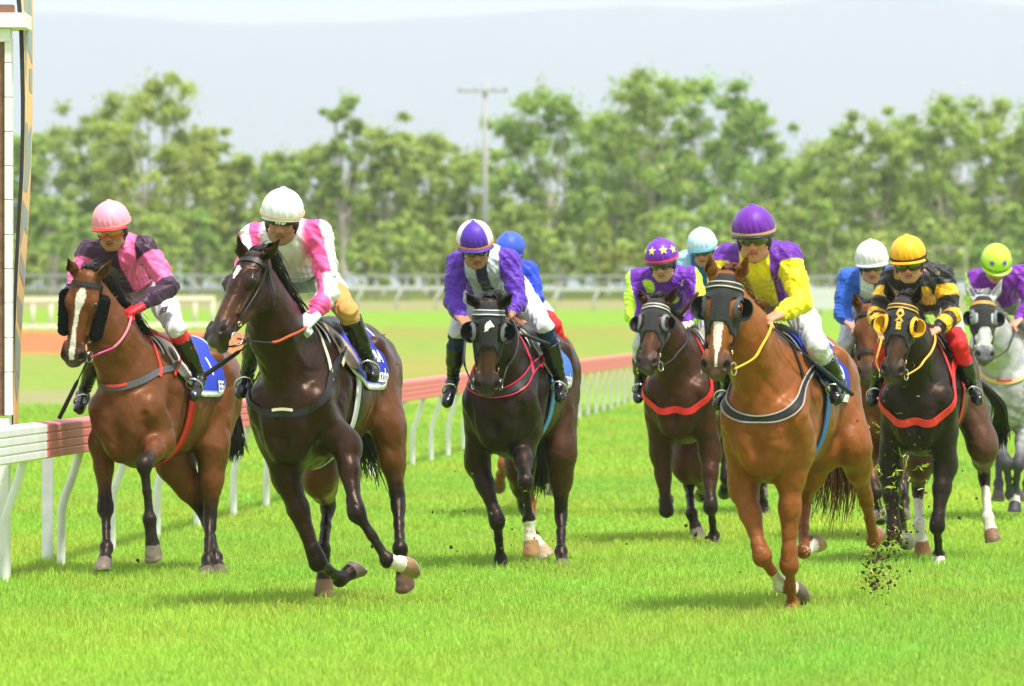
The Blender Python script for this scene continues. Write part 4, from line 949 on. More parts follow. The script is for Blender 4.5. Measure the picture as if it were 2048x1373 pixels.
# --- dark bay leading the field, white cap
HORSES['dark'] = dict(label='dark bay racehorse turning its head left, plain bridle and small white star', coat='dark_bay', chest=572, d=34.0, yaw=15.5, lift=.035, vox=.0075,
    poll=(503,507,1.04), nose=(417,690,1), hyaw=46, Lh=.655, ears=[(560,478,1),(476,470,1)], nbend=-.02,
    legs=dict(LF=[(692,890,.45),(711,1022,1),(776,1122,-1),(822,1136,-1)], RF=[(574,955,.45),(634,1123,1),(680,1160,-1),(714,1137,-1)],
              LH=[(775,850,-.50),(796,1002,-1),(800,1098,1),(810,1172,1)], RH=[(640,950,-.40),(657,1004,-1),(646,1100,1),(648,1182,1)]),
    socks=dict(LF=(2,.0)), hooves=dict(LF=(.24,.15,.08), RF=(.13,.10,.08), LH=(.10,.06,.04), RH=(.14,.09,.05)), tan=(.17,.062,.020), tanw=.55,
    blaze=[[(.115,.004,.006),(.135,.004,.016),(.165,.002,.014),(.195,.0,.005)]],
    tail=[(722,850,-1.10),(742,905,-1.20),(752,950,-1.25)], tail_w=.12,
    tack=dict(brow=(.03,.03,.034), breast=dict(c=(.014,.013,.013),w=.040,z=1.11,strap=(.62,.58,.45),patch=(.66,.62,.48)), girth=(.72,.72,.73), girth_edge=(.02,.02,.03), cloth=(.020,.035,.42), cloth_text=[('BA',-.36,1.40,.095,(.8,.8,.8)),('mazda',-.33,1.29,.115,(.8,.8,.8))], flap=(.42,.29,.19)))
def y2(T,c):
    pk=(.86,.085,.30); a=np.where(T['part']=='t',0,1)
    t=T['t']; side=np.sin(T['v'][:,1]*26+T['v'][:,2]*9+.4)
    ar=np.where(t<.70, .35+.5*side, np.where(t<1.30, side-.75, .5+.4*side))
    return tone(c, np.where(T['arm'],ar,np.abs(T['lat']+.01)-.120), pk, .03)
JOCK['dark'] = dict(label='jockey in white and pink silks with white cap and tan breeches', capc=(.70,.70,.73), silkc=(.68,.68,.72), silk=y2, face=(2,12,-4), peak_len=.010, cap=(565,421,.55),
    shL=(643,466,.30), shR=(502,474,.34), elL=(655,590,.42), elR=(490,600,.50), haL=(610,652,.62), haR=(545,660,.60),
    hipL=(634,540,-.32), hipR=(574,545,-.32), knL=(690,622,.12), knR=(560,640,.2), anL=(735,728,-.12), anR=(492,760,-.05), toL=(746,754,.0), toR=(482,786,.08),
    peak=(.70,.70,.73), band=(.62,.46,.28), helmet_text='WD', goggles_up=(.012,.012,.014), glove=(.60,.65,.74), kneec=(.50,.29,.085), knee_t=.62, rein=(.02,.02,.02), grip=(.42,.075,.025), grip_t=.42, boot_t=.16, gaiter=.22, skin=(.40,.19,.105), stubble=.3,
    whip=dict(a=(548,655,.60), b=(408,752,.95), c=(.014,.014,.016), fl=.5, label='black whip below the muzzle of the dark bay leader'))
# --- brown horse in the middle, purple and white cap
HORSES['brown'] = dict(label='dark brown racehorse in black blinkers with white horse emblem, facing straight ahead', coat='brown', chest=993, d=39.5, yaw=13, lift=-.02, vox=.008,
    poll=(978,607,1.05), nose=(973,806,1), hyaw=0, Lh=.62, ears=[(1025,587,1),(931,587,1)], earout=.3,
    legs=dict(LF=[(1045,900,.48),(1050,962,1),(1058,1040,-1),(1063,1102,1)], RF=[(955,925,.42),(994,1040,1),(1001,1118,-1),(1004,1160,1)],
              LH=[(1122,905,-.45),(1122,1026,-1),(1122,1104,1),(1127,1140,1)], RH=[(1040,930,-.4),(1048,1010,-1),(1068,1075,1),(1092,1112,1)]),
    socks=dict(LF=(2,.1), RH=(2,.2)), hooves=dict(LF=(.30,.165,.075), RH=(.40,.31,.21)), tanw=.2, tail=[(1082,900,-1.1),(1078,950,-1.15),(1074,985,-1.2)], tail_w=.07, Lhx=1,
    tack=dict(hood=True, hood_emblem=True, brow=(.10,.10,.14), brow_trim=(.70,.70,.72), rim=(.14,.155,.18), breast=dict(c=(.016,.015,.016),edge=(.50,.02,.06),w=.050,z=1.21,strap=(.62,.03,.08)), girth=(.10,.30,.72), cloth=(.06,.16,.52), cloth2=(.05,.12,.45), cloth_text=[('mazda',-.32,1.27,.10,(.8,.8,.8))], flap=(.52,.42,.32)))
def y3(T,c):
    l=T['lat']; c=tone(c, np.where(T['arm'],-1,.115-np.abs(l)), (.50,.54,.62))
    return tone(c, np.where(T['arm'],-1,np.minimum(.040-np.abs(l), -T['dn']-.02)), (.02,.012,.06))
def c3(q,an,c): return tone(c, np.abs(np.mod(an+.15,math.pi)-math.pi/2)-.78, (.075,.022,.38), .03)
JOCK['brown'] = dict(label='jockey in purple silks with silver chest and purple and white quartered cap', capc=(.68,.68,.70), cap_fn=c3, silkc=(.085,.018,.36), silk=y3, face=(-6,20,6), cap=(949,478,.55),
    shL=(1022,520,.32), shR=(914,525,.34), elL=(1037,605,.42), elR=(905,605,.45), haL=(1008,640,.64), haR=(932,648,.62),
    hipL=(1028,570,-.32), hipR=(948,570,-.32), knL=(1063,655,.16), knR=(915,665,.18), anL=(1104,765,-.06), anR=(905,760,-.02), toL=(1108,796,.06), toR=(894,806,.10),
    goggles=(.006,.006,.007), peak=(.06,.02,.30), band=(.66,.25,.05), kneec=(.008,.025,.085), knee_t=1.02, boot_t=.28, gaiter=.34, skin=(.40,.19,.105),
    whip=dict(a=(1003,652,.64), b=(1100,690,.45), c=(.016,.02,.016), fl=.45, shaftc=(.5,.5,.45), label='dark green whip pointing right across the white breeches'))
# --- mid bay with the red breastplate, star cap
HORSES['starred'] = dict(label='bay racehorse in black blinkers and red breastplate beside the chestnut', coat='mid_bay', chest=1352, d=43.8, yaw=10, lift=-.02, vox=.010,
    poll=(1311,603,1.05), nose=(1291,744,1), hyaw=15, Lh=.58, ears=[(1355,572,1),(1276,577,1)],
    legs=dict(RF=[(1322,905,.42),(1333,1022,1),(1331,1005,-1),(1332,1000,-1)], LF=[(1420,905,.42),(1421,1012,1),(1428,1072,-1),(1430,1107,1)],
              RH=[(1370,925,-.3),(1377,962,-1),(1383,1027,1),(1397,1075,1)], LH=[(1400,930,-.4),(1402,965,-1),(1405,985,-1),(1404,990,-1)]),
    hooves=dict(RH=(.16,.14,.12)), tanw=.2,
    tack=dict(hood=True, brow=(.03,.03,.032), brow_trim=(.62,.60,.52), rim=(.15,.165,.18), breast=dict(c=(.72,.025,.035),w=.048,z=1.03,strap=(.72,.03,.04)), girth=(.5,.5,.5), flap=(.75,.70,.55)))
def y5(T,c):
    v=T['v']; lm=(.46,.78,.03); p=np.sin(v[:,1]*21+.5)*np.sin(v[:,2]*19+v[:,0]*8)-.45
    c=tone(c, np.where(T['arm'],-1,p), lm, .08)
    return tone(c, np.where(T['arm'],T['out']-.006-.03*np.cos(T['t']*3.4),-1), lm, .006)
JOCK['starred'] = dict(label='jockey in purple and lime silks with purple cap bearing lime stars', capc=(.15,.018,.42), stars=(.72,.80,.18), silkc=(.13,.012,.36), silk=y5, face=(12,12,5), cap=(1323,511,.52),
    shL=(1382,552,.30), shR=(1271,558,.34), elL=(1402,617,.40), elR=(1266,632,.45), haL=(1361,660,.62), haR=(1290,665,.60),
    hipL=(1386,592,-.32), hipR=(1322,594,-.32), knL=(1412,690,.15), knR=(1282,690,.18), anL=(1430,790,-.05), anR=(1281,765,-.05), toL=(1432,815,.10), toR=(1276,798,.08),
    goggles=(.012,.016,.008), peak=(.012,.012,.014), band=(.85,.06,.14), glove=(.74,.58,.46), skin=(.52,.29,.18), vox=.007, bvox=.0065,
    whip=dict(a=(1345,655,.62), b=(1396,586,.78), c=(.16,.012,.02), fl=.35, label='dark red whip raised beside the star cap jockey'))
# --- black horse with gold-rimmed blinkers
HORSES['black'] = dict(label='black racehorse with gold rimmed blinkers and red breastplate, white socks', coat='black', chest=1832, d=40.3, yaw=11, lift=-.03, vox=.009,
    poll=(1807,601,1.05), nose=(1781,764,1), hyaw=9, Lh=.58, ears=[(1842,566,1),(1771,558,1)], earout=.3,
    legs=dict(LF=[(1890,930,.42),(1874,1050,1),(1878,1112,-1),(1879,1148,1)], RF=[(1780,940,.42),(1788,1062,1),(1790,1068,-1),(1813,1082,-1)],
              RH=[(1840,920,-.4),(1836,972,-1),(1838,1050,1),(1845,1104,1)], LH=[(1965,890,-.5),(1968,945,-1),(1976,1037,1),(1986,1080,1)]),
    socks=dict(LF=(2,.35), RH=(1,.35), LH=(1,.40), RF=(2,.4)), hooves=dict(RH=(.20,.095,.04), LH=(.16,.09,.05), RF=(.4,.35,.3), LF=(.6,.5,.42)), tan=(.10,.045,.026), tanw=.75,
    tail=[(1992,800,-1.15),(2002,850,-1.3),(2002,895,-1.35)], tail_w=.035,
    tack=dict(hood=True, hood_text=[('A',.092,.064,(.72,.40,.03)),('X',.150,.064,(.72,.40,.03)),('E',.208,.066,(.72,.45,.05))], brow=(.04,.035,.02), brow_trim=(.70,.38,.03), rim=(.80,.42,.01), cup=(.78,.40,.012), breast=dict(c=(.68,.035,.03),w=.050,z=1.01,strap=(.70,.06,.05)), girth=(.65,.02,.02), cloth=(.025,.06,.45), cloth_text=[('7',-.40,1.40,.15,(.8,.8,.8))], flap=(.03,.03,.032), seat=(.6,.03,.03)))
def y7(T,c):
    gd=(.82,.43,.012); t=T['t']; b=np.maximum.reduce([.13-np.abs(t-.42),.13-np.abs(t-.98),.17-np.abs(t-1.50)])
    c=tone(c, np.where(T['arm'],b,-1), gd, .02)
    v=T['v']; s=np.minimum(np.sin(v[:,1]*20+1.2)*np.sin(v[:,2]*18+.4)-.42, -T['dn']+.02)
    return tone(c, np.where(T['arm'],-1,s), gd, .08)
JOCK['black'] = dict(label='jockey in black silks with gold sleeve bands and orange cap', capc=(.86,.42,.012), silkc=(.014,.013,.015), silk=y7, face=(8,12,4), cap=(1816,508,.55),
    shL=(1890,550,.32), shR=(1778,558,.36), elL=(1905,634,.42), elR=(1752,634,.48), haL=(1855,672,.64), haR=(1766,668,.65),
    hipL=(1882,592,-.32), hipR=(1822,592,-.32), knL=(1910,690,.16), knR=(1785,700,.2), anL=(1945,778,-.06), anR=(1752,780,-.03), toL=(1956,802,.06), toR=(1743,804,.10),
    goggles=(.03,.10,.012), frame=(.10,.02,.01), peak=(.84,.36,.02), band=(.03,.02,.01), kneec=(.68,.02,.025), knee_t=.80, gaiter=.42, boot_t=.38, rein=(.72,.42,.06), ponytail=True, skin=(.60,.28,.19), vox=.0065, bvox=.006)
# --- grey on the right edge
HORSES['grey'] = dict(label='dappled grey racehorse in black blinkers at the right edge', coat='grey', chest=2010, d=49.0, yaw=8, lift=-.02, vox=.011,
    poll=(1967,596,1.05), nose=(1971,728,1), hyaw=-6, Lh=.58, ears=[(2005,557,1),(1931,560,1)], earout=.3,
    legs=dict(LF=[(2050,850,.42),(2037,928,1),(2031,985,-1),(2029,1022,1)], RF=[(1985,850,.42),(2012,925,1),(2020,990,-1),(2030,985,-1)]),
    hooves=dict(LF=(.03,.03,.032)), socks=dict(LF=(2,.5)),
    tack=dict(hood=True, nojaw=True, brow=(.50,.26,.05), rim=(.16,.18,.20), breast=dict(c=(.66,.42,.18),w=.032,z=1.18,strap=(.62,.40,.16),patch=(.6,.05,.03)), girth=(.5,.5,.5)))
def y9(T,c):
    lm=(.42,.72,.02); v=T['v']; c=tone(c, np.where(T['arm'],T['out']-.02-.04*np.cos(T['t']*3.2+.6),-1), lm, .006)
    return tone(c, np.where(T['arm'],-1,T['sp']-.62), lm, .03)
JOCK['grey'] = dict(label='jockey in purple and lime silks with lime cap bearing purple stars', capc=(.50,.80,.05), stars=(.20,.04,.48), star_at=[(-.42,.105,.030),(.42,.11,.030)], silkc=(.17,.012,.34), silk=y9, face=(-3,40,0), cap=(1993,519,.55),
    shL=(2046,548,.30), shR=(1947,557,.34), elL=(2058,612,.42), elR=(1951,632,.45), haL=(2026,652,.62), haR=(1962,662,.62),
    hipL=(2036,600,-.20), hipR=(1985,600,-.20), knL=(2060,680,.15), knR=(1960,690,.18), anL=(2085,765,-.05), anR=(1950,770,-.05), toL=(2090,790,.10), toR=(1945,800,.08),
    goggles=(.008,.008,.009), peak=(.38,.66,.02), band=(.20,.36,.02), skin=(.56,.28,.19), vox=.0075, bvox=.007)
# --- hidden bay under the white cap
HORSES['hidden_bay'] = dict(label='light bay racehorse mostly hidden behind the black horse with gold blinkers', coat='bay', chest=1752, d=44.3, yaw=8, lift=-.02, vox=.012,
    poll=(1738,616,1.05), nose=(1733,765,1), hyaw=10, Lh=.58, ears=[(1770,584,1),(1708,581,1)],
    legs=dict(RF=[(1735,900,.42),(1750,985,1),(1758,1020,-1),(1761,1042,1)], LF=[(1790,900,.42),(1800,985,1),(1802,1035,-1),(1800,1060,-1)]), socks=dict(RF=(2,.3)),
    tack=dict(brow=(.02,.02,.02), noseband=(.02,.02,.02), girth=(.5,.5,.5)))
def y8(T,c):
    return tone(c, np.where(T['arm'],-1,np.minimum(.058-np.hypot(T['lat']+.035,(T['sp']-.06)*.5), -T['dn']+.05)), (.78,.80,.82), .006)
JOCK['hidden_bay'] = dict(label='jockey in royal blue silks with a white spot and plain white cap', capc=(.68,.68,.68), silkc=(.018,.10,.50), silk=y8, face=(3,14,4), cap=(1743,514,.55),
    shL=(1790,554,.32), shR=(1694,556,.36), elL=(1800,622,.42), elR=(1685,627,.45), haL=(1770,655,.62), haR=(1710,657,.62),
    hipL=(1780,610,-.20), hipR=(1720,610,-.20), knL=(1800,690,.15), knR=(1700,690,.18), anL=(1815,775,-.05), anR=(1700,770,-.05), toL=(1818,795,.10), toR=(1696,795,.08),
    goggles=(.006,.006,.007), peak=(.62,.64,.62), band=(.60,.60,.58), skin=(.54,.27,.18), vox=.0075, bvox=.007)
# --- hidden horse under the light blue cap
HORSES['hidden_brown'] = dict(label='dark brown racehorse almost wholly hidden behind the chestnut with blinkers', coat='brown', chest=1470, d=50.0, yaw=8, lift=-.02, vox=.013,
    poll=(1438,612,1.05), nose=(1432,735,1), hyaw=10, Lh=.58, ears=[(1462,585,1),(1415,585,1)],
    legs=dict(RF=[(1450,860,.42),(1452,955,1),(1450,975,-1),(1449,985,-1)], LF=[(1505,860,.42),(1520,960,1),(1526,1005,-1),(1534,1044,1)]),
    tack=dict(brow=(.02,.02,.02), girth=(.5,.5,.5)))
def y6(T,c):
    c=tone(c, np.where(T['arm'],-1,np.minimum(.10-np.abs(T['lat']),-T['dn']-.02)), (.02,.13,.42))
    return tone(c, np.where(T['arm'],-1,np.minimum(np.abs(T['lat'])-.10,T['dn']-.04)), (.62,.10,.09))
JOCK['hidden_brown'] = dict(label='jockey in pale blue silks with pale blue cap behind the yellow jockey', capc=(.50,.70,.90), silkc=(.33,.55,.80), silk=y6, face=(10,16,6), cap=(1404,486,.55),
    shL=(1440,515,.32), shR=(1368,520,.36), elL=(1452,580,.42), elR=(1360,585,.45), haL=(1440,630,.62), haR=(1400,630,.62),
    hipL=(1455,590,-.20), hipR=(1405,590,-.20), knL=(1475,655,.15), knR=(1390,660,.18), anL=(1490,735,-.05), anR=(1385,735,-.05), toL=(1494,755,.10), toR=(1380,760,.08),
    goggles=(.03,.02,.008), peak=(.05,.24,.34), band=(.45,.62,.80), skin=(.50,.23,.15), vox=.0085, bvox=.0075)
# --- hidden chestnut under the blue cap
HORSES['hidden_chestnut'] = dict(label='chestnut racehorse hidden behind the dark brown horse, only its shoulder showing', coat='chestnut', chest=1035, d=50.0, yaw=10, lift=.0, vox=.013,
    poll=(1000,612,1.05), nose=(995,735,1), hyaw=5, Lh=.58, ears=[(1022,585,1),(978,585,1)],
    legs=dict(RF=[(1005,860,.42),(1008,930,1),(1002,950,-1),(998,972,-1)], LF=[(1060,860,.42),(1062,955,1),(1062,1005,-1),(1062,1040,1)]), hooves=dict(RF=(.15,.09,.06)),
    tack=dict(brow=(.02,.02,.02), girth=(.5,.5,.5)))
JOCK['hidden_chestnut'] = dict(label='jockey in plain blue silks and blue cap, half hidden behind the purple jockey', capc=(.04,.09,.62), silkc=(.014,.05,.58), silk=lambda T,c: c, face=(20,35,0), cap=(1020,494,.50),
    shL=(1060,540,.30), shR=(990,545,.34), elL=(1074,600,.40), elR=(985,605,.45), haL=(1048,645,.60), haR=(1010,645,.60),
    hipL=(1060,600,-.20), hipR=(1010,600,-.20), knL=(1076,650,.12), knR=(1000,660,.18), anL=(1098,725,-.08), anR=(990,735,-.05), toL=(1102,745,.05), toR=(985,755,.08),
    goggles=(.01,.01,.01), peak=(.03,.07,.5), band=(.03,.07,.5), kneec=(.68,.02,.025), knee_t=.72, gaiter=.5, boot_t=.48, skin=(.48,.24,.15), vox=.0085, bvox=.0075)
# ------------------------------------------------------------------ run the field
def run_field():
    import time
    for k in HORSES:
        t0 = time.time()
        H = build_horse(HORSES[k]); build_tack(H); J = JOCK[k]; build_jockey(J, H)
        if J.get('whip'):
            W_ = J['whip']; whip(H, W_['a'], W_['b'], W_['label'], W_['c'], W_.get('fl', .55), W_.get('shaftc'))
        print('built', k, round(time.time() - t0, 1), flush=True)
# ------------------------------------------------------------------ setting: ground, turf, rails, trees, hills
def gz(d):
    return np.interp(d, [-1e4, 110, 130, 216, 262, 285, 330, 600, 3000, 12500], [0, 0, .16, 1.29, 2.04, 2.58, 3.1, 5.0, 9, 12])
def rail_x(d): return -3.02 + .0691 * (d - 40.2)
def ramp_material():
    m = bpy.data.materials.new('ground_soil'); n, b = nodes(m); L = n.links.new
    b.inputs['Roughness'].default_value = .95; b.inputs['Specular IOR Level'].default_value = .05
    tc = n.nodes.new('ShaderNodeTexCoord'); sp = n.nodes.new('ShaderNodeSeparateXYZ'); L(tc.outputs['Object'], sp.inputs[0])
    t1 = n.nodes.new('ShaderNodeTexNoise'); t1.inputs['Scale'].default_value = .12; t1.inputs['Detail'].default_value = 6; L(tc.outputs['Object'], t1.inputs['Vector'])
    ad = n.nodes.new('ShaderNodeMath'); ad.operation = 'MULTIPLY_ADD'; L(t1.outputs[0], ad.inputs[0]); ad.inputs[1].default_value = 14; L(sp.outputs[1], ad.inputs[2])
    mr = n.nodes.new('ShaderNodeMapRange'); mr.inputs[1].default_value = 7; mr.inputs[2].default_value = 407; L(ad.outputs[0], mr.inputs[0])
    def ramp(st):
        r = n.nodes.new('ShaderNodeValToRGB'); e = r.color_ramp.elements
        while len(e) < len(st): e.new(.5)
        for i, (d, c) in enumerate(st): e[i].position = d / 400; e[i].color = (*c, 1)
        L(mr.outputs[0], r.inputs[0]); return r
    turf, dry, tan, dirt, grn, ptan = (.200, .330, .030), (.195, .280, .045), (.215, .265, .055), (.48, .150, .060), (.185, .315, .035), (.25, .25, .11)
    rl = ramp([(0, turf), (113, turf), (117, ptan), (126, ptan), (130, dry), (168, tan), (174, dirt), (208, dirt), (214, grn), (262, grn), (268, ptan), (276, ptan), (284, (.13, .17, .035)), (400, (.09, .12, .03))])
    rr = ramp([(0, turf), (120, turf), (128, dry), (150, (.27, .245, .06)), (180, dry), (215, (.24, .24, .05)), (228, grn), (262, grn), (267, ptan), (280, ptan), (290, (.13, .17, .035)), (400, (.09, .12, .03))])
    rt = ramp([(0, turf), (190, turf), (215, grn), (262, grn), (267, ptan), (280, ptan), (290, (.13, .17, .035)), (400, (.09, .12, .03))])
    rx = n.nodes.new('ShaderNodeMath'); rx.operation = 'MULTIPLY_ADD'; L(sp.outputs[1], rx.inputs[0]); rx.inputs[1].default_value = -.0691; L(sp.outputs[0], rx.inputs[2])
    rm = n.nodes.new('ShaderNodeMapRange'); rm.inputs[1].default_value = -5.798; rm.inputs[2].default_value = -5.2; L(rx.outputs[0], rm.inputs[0])
    mx = n.nodes.new('ShaderNodeMapRange'); mx.inputs[1].default_value = -8.5; mx.inputs[2].default_value = -4.5; L(sp.outputs[0], mx.inputs[0])
    mm = n.nodes.new('ShaderNodeMix'); mm.data_type = 'RGBA'; L(mx.outputs[0], mm.inputs[0]); L(rl.outputs[0], mm.inputs[6]); L(rr.outputs[0], mm.inputs[7]); mt_ = n.nodes.new('ShaderNodeMix'); mt_.data_type = 'RGBA'; L(rm.outputs[0], mt_.inputs[0]); L(mm.outputs[2], mt_.inputs[6]); L(rt.outputs[0], mt_.inputs[7]); mm = mt_
    t2 = n.nodes.new('ShaderNodeTexNoise'); t2.inputs['Scale'].default_value = 1.3; t2.inputs['Detail'].default_value = 8; t2.inputs['Roughness'].default_value = .75; L(tc.outputs['Object'], t2.inputs['Vector'])
    m2 = n.nodes.new('ShaderNodeMapRange'); m2.inputs[1].default_value = .3; m2.inputs[2].default_value = .7; m2.inputs[3].default_value = .78; m2.inputs[4].default_value = 1.2; L(t2.outputs[0], m2.inputs[0])
    mu = n.nodes.new('ShaderNodeMix'); mu.data_type = 'RGBA'; mu.blend_type = 'MULTIPLY'; mu.inputs[0].default_value = 1; L(mm.outputs[2], mu.inputs[6]); L(m2.outputs[0], mu.inputs[7]); L(mu.outputs[2], b.inputs['Base Color'])
    return m
def build_ground():
    ys = np.concatenate([np.linspace(-25, 20, 6), np.arange(25, 340, 5.0), np.array([360, 420, 500, 700, 1000, 1600, 2400, 3500, 4600, 5600, 7000, 9200, 12400])])
    xs = np.concatenate([np.linspace(-5500, -60, 18), np.linspace(-50, 50, 41), np.linspace(60, 5500, 18)])
    X, Y = np.meshgrid(xs, ys); Z = gz(Y)
    nx = len(xs); F = np.array([(j * nx + i, j * nx + i + 1, (j + 1) * nx + i + 1, (j + 1) * nx + i) for j in range(len(ys) - 1) for i in range(nx - 1)])
    o = mesh_np('ground', np.stack([X, Y, Z], -1).reshape(-1, 3), F, ramp_material()); tag(o, kind='structure')
def leafmat(name, spec=.25, trans=.35, rough=.55):
    if name in MATS: return MATS[name]
    m = bpy.data.materials.new(name); m.use_nodes = True; n = m.node_tree; b = n.nodes['Principled BSDF']; out = n.nodes['Material Output']
    a = n.nodes.new('ShaderNodeAttribute'); a.attribute_name = 'Col'; L = n.links.new
    b.inputs['Roughness'].default_value = rough; b.inputs['Specular IOR Level'].default_value = spec
    L(a.outputs['Color'], b.inputs['Base Color']); t = n.nodes.new('ShaderNodeBsdfTranslucent'); L(a.outputs['Color'], t.inputs[0])
    mx = n.nodes.new('ShaderNodeMixShader'); mx.inputs[0].default_value = trans; L(b.outputs[0], mx.inputs[1]); L(t.outputs[0], mx.inputs[2]); L(mx.outputs[0], out.inputs['Surface'])
    MATS[name] = m; return m
def wob(x, y, s=0.0):
    return np.sin(x * 1.7 + s + 1.9 * np.sin(y * .9 + s)) * .5 + np.sin(y * 1.1 - x * .6 + 2.1 * s + 1.3 * np.sin(x * 2.3)) * .5
def build_turf():
    r = np.random.default_rng(11)
    P = []; Hh = []; W = []
    for y0, y1, den, hh, ww in ((24, 34, 2000, .058, .0042), (34, 46, 1500, .056, .0052), (46, 64, 760, .056, .0078), (64, 88, 260, .060, .014), (88, 114, 120, .062, .022)):
        half = .0853 * y1 + 3.0; N = int(den * (y1 - y0) * 2 * half)
        x = r.uniform(-half, half, N); y = r.uniform(y0, y1, N); k = np.abs(x) < .0853 * y + 3.0
        P.append(np.stack([x[k], y[k]], 1)); m = k.sum(); Hh.append(hh * r.gamma(7, 1 / 7, m)); W.append(ww * r.uniform(.6, 1.3, m))
    P = np.vstack(P); Hh = np.concatenate(Hh); W = np.concatenate(W)
    x, y = P.T; n1 = wob(x * .9, y * .55); n2 = wob(x * 3.1 + 5, y * 1.7, 1.7); n3 = wob(x * .35, y * .22, 4.2)
    Hh *= .70 * (1 + .20 * n1 + .18 * n2)
    N = len(P); az = r.uniform(0, 2 * math.pi, N); lean = r.gamma(2, .28, N); fa = az + r.normal(0, .6, N)
    d = np.stack([np.cos(az), np.sin(az), np.zeros(N)], 1); wv = np.stack([-np.sin(fa), np.cos(fa), np.zeros(N)], 1) * (W / 2)[:, None]
    b = np.stack([x, y, gz(y)], 1); up = np.array([0, 0, 1.0])
    mid = b + d * (Hh * lean * .30)[:, None] + up * (Hh * .60)[:, None]; tip = b + d * (Hh * lean * 1.0)[:, None] + up * (Hh * (1.02 - .22 * lean))[:, None]
    V = np.stack([b - wv, b + wv, mid - wv * .8, mid + wv * .8, tip], 1).reshape(-1, 3)
    g = np.stack([.350 + .05 * n1 + .055 * n3, .535 + .045 * n2 + .045 * n3, .075 + 0 * x], 1) * r.uniform(.84, 1.14, N)[:, None]
    dry = r.random(N) < .018 + .05 * np.clip(n1 - .35, 0, 1) + .05 * np.clip(n3 - .3, 0, 1); g[dry] = np.array([.42, .36, .11]) * r.uniform(.6, 1.1, dry.sum())[:, None]
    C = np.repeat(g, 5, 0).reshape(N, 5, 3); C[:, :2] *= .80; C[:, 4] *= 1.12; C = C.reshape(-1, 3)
    me = bpy.data.meshes.new('turf_grass'); me.vertices.add(N * 5); me.vertices.foreach_set('co', V.astype(np.float32).ravel())
    base = (np.arange(N) * 5)[:, None]; loops = (base + np.array([0, 1, 3, 2, 2, 3, 4])).astype(np.int32)
    me.loops.add(N * 7); me.loops.foreach_set('vertex_index', loops.ravel()); me.polygons.add(N * 2)
    me.polygons.foreach_set('loop_start', ((np.arange(N) * 7)[:, None] + np.array([0, 4])).astype(np.int32).ravel()); me.update(calc_edges=True)
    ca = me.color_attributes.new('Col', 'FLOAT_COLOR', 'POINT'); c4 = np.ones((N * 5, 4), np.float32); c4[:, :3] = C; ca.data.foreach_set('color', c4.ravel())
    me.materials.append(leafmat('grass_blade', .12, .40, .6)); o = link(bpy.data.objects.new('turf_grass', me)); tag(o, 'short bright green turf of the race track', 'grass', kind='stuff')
def build_rail():
    wm = mat('rail_white', (.74, .74, .72), rough=.45, noise=.13, nscale=5); pm = mat('rail_pink', (.70, .155, .165), rough=.5, noise=.10, nscale=5)
    root = empty('running_rail', (rail_x(40) , 40, 0)); tag(root, 'pink and white plastic running rail along the inside of the turf track', 'rail')
    O = np.array([rail_x(40), 40, 0])
    # ribbed hollow profile, x to the track side, z up
    pr = [(-.07, .735), (-.07, .955), (-.02, .968)]
    for i in range(4):
        z1 = .955 - i * .054; pr += [(.058, z1), (.066, z1 - .008), (.067, z1 - .044), (.059, z1 - .052)]
    pr += [(.03, .735)]; pr = np.array(pr)
    def seg(d0, d1, m):
        V = []; n = len(pr); ds = np.linspace(d0, d1, max(2, int((d1 - d0) / 4)))
        for d in ds: V += [[rail_x(d) + .15 + a, d, z + .03] for a, z in pr]
        F = [(i * n + j, (i + 1) * n + j, (i + 1) * n + (j + 1) % n, i * n + (j + 1) % n) for i in range(len(ds) - 1) for j in range(n)] + [tuple(range(n)), tuple((len(ds) - 1) * n + j for j in range(n - 1, -1, -1))]
        mesh_np('rail_section', np.array(V) - O, F, m, root, smooth=False)
    dw = 38.1      # joint of the white and the pink section
    seg(30, dw - .012, wm); seg(dw, 140, pm)
    d = 37.7; k = 0
    while d < 135:
        X = rail_x(d)
        p = catmull([(X, d, -.05), (X, d, .28), (X + .012, d, .42), (X + .075, d, .60), (X + .135, d, .80)], 5) - O
        v, f = tube_geo(p * A(1, 1, 1), .030, 8); mesh_np('post', v, f, wm, root); d += 2.5
    gm = mat('galvanised', (.55, .57, .60), rough=.45, metal=.3, noise=.15, nscale=8)
    q = at(94, 1125, 40.9); mesh_np('brace_post', np.array([[q[0] + a * .036, 40.95 + b * .036, c] for a in (-1, 1) for b in (-1, 1) for c in (-.05, .80)]) - O, [(0, 1, 3, 2), (4, 6, 7, 5), (0, 4, 5, 1), (2, 3, 7, 6), (0, 2, 6, 4), (1, 5, 7, 3)], gm, root, smooth=False)
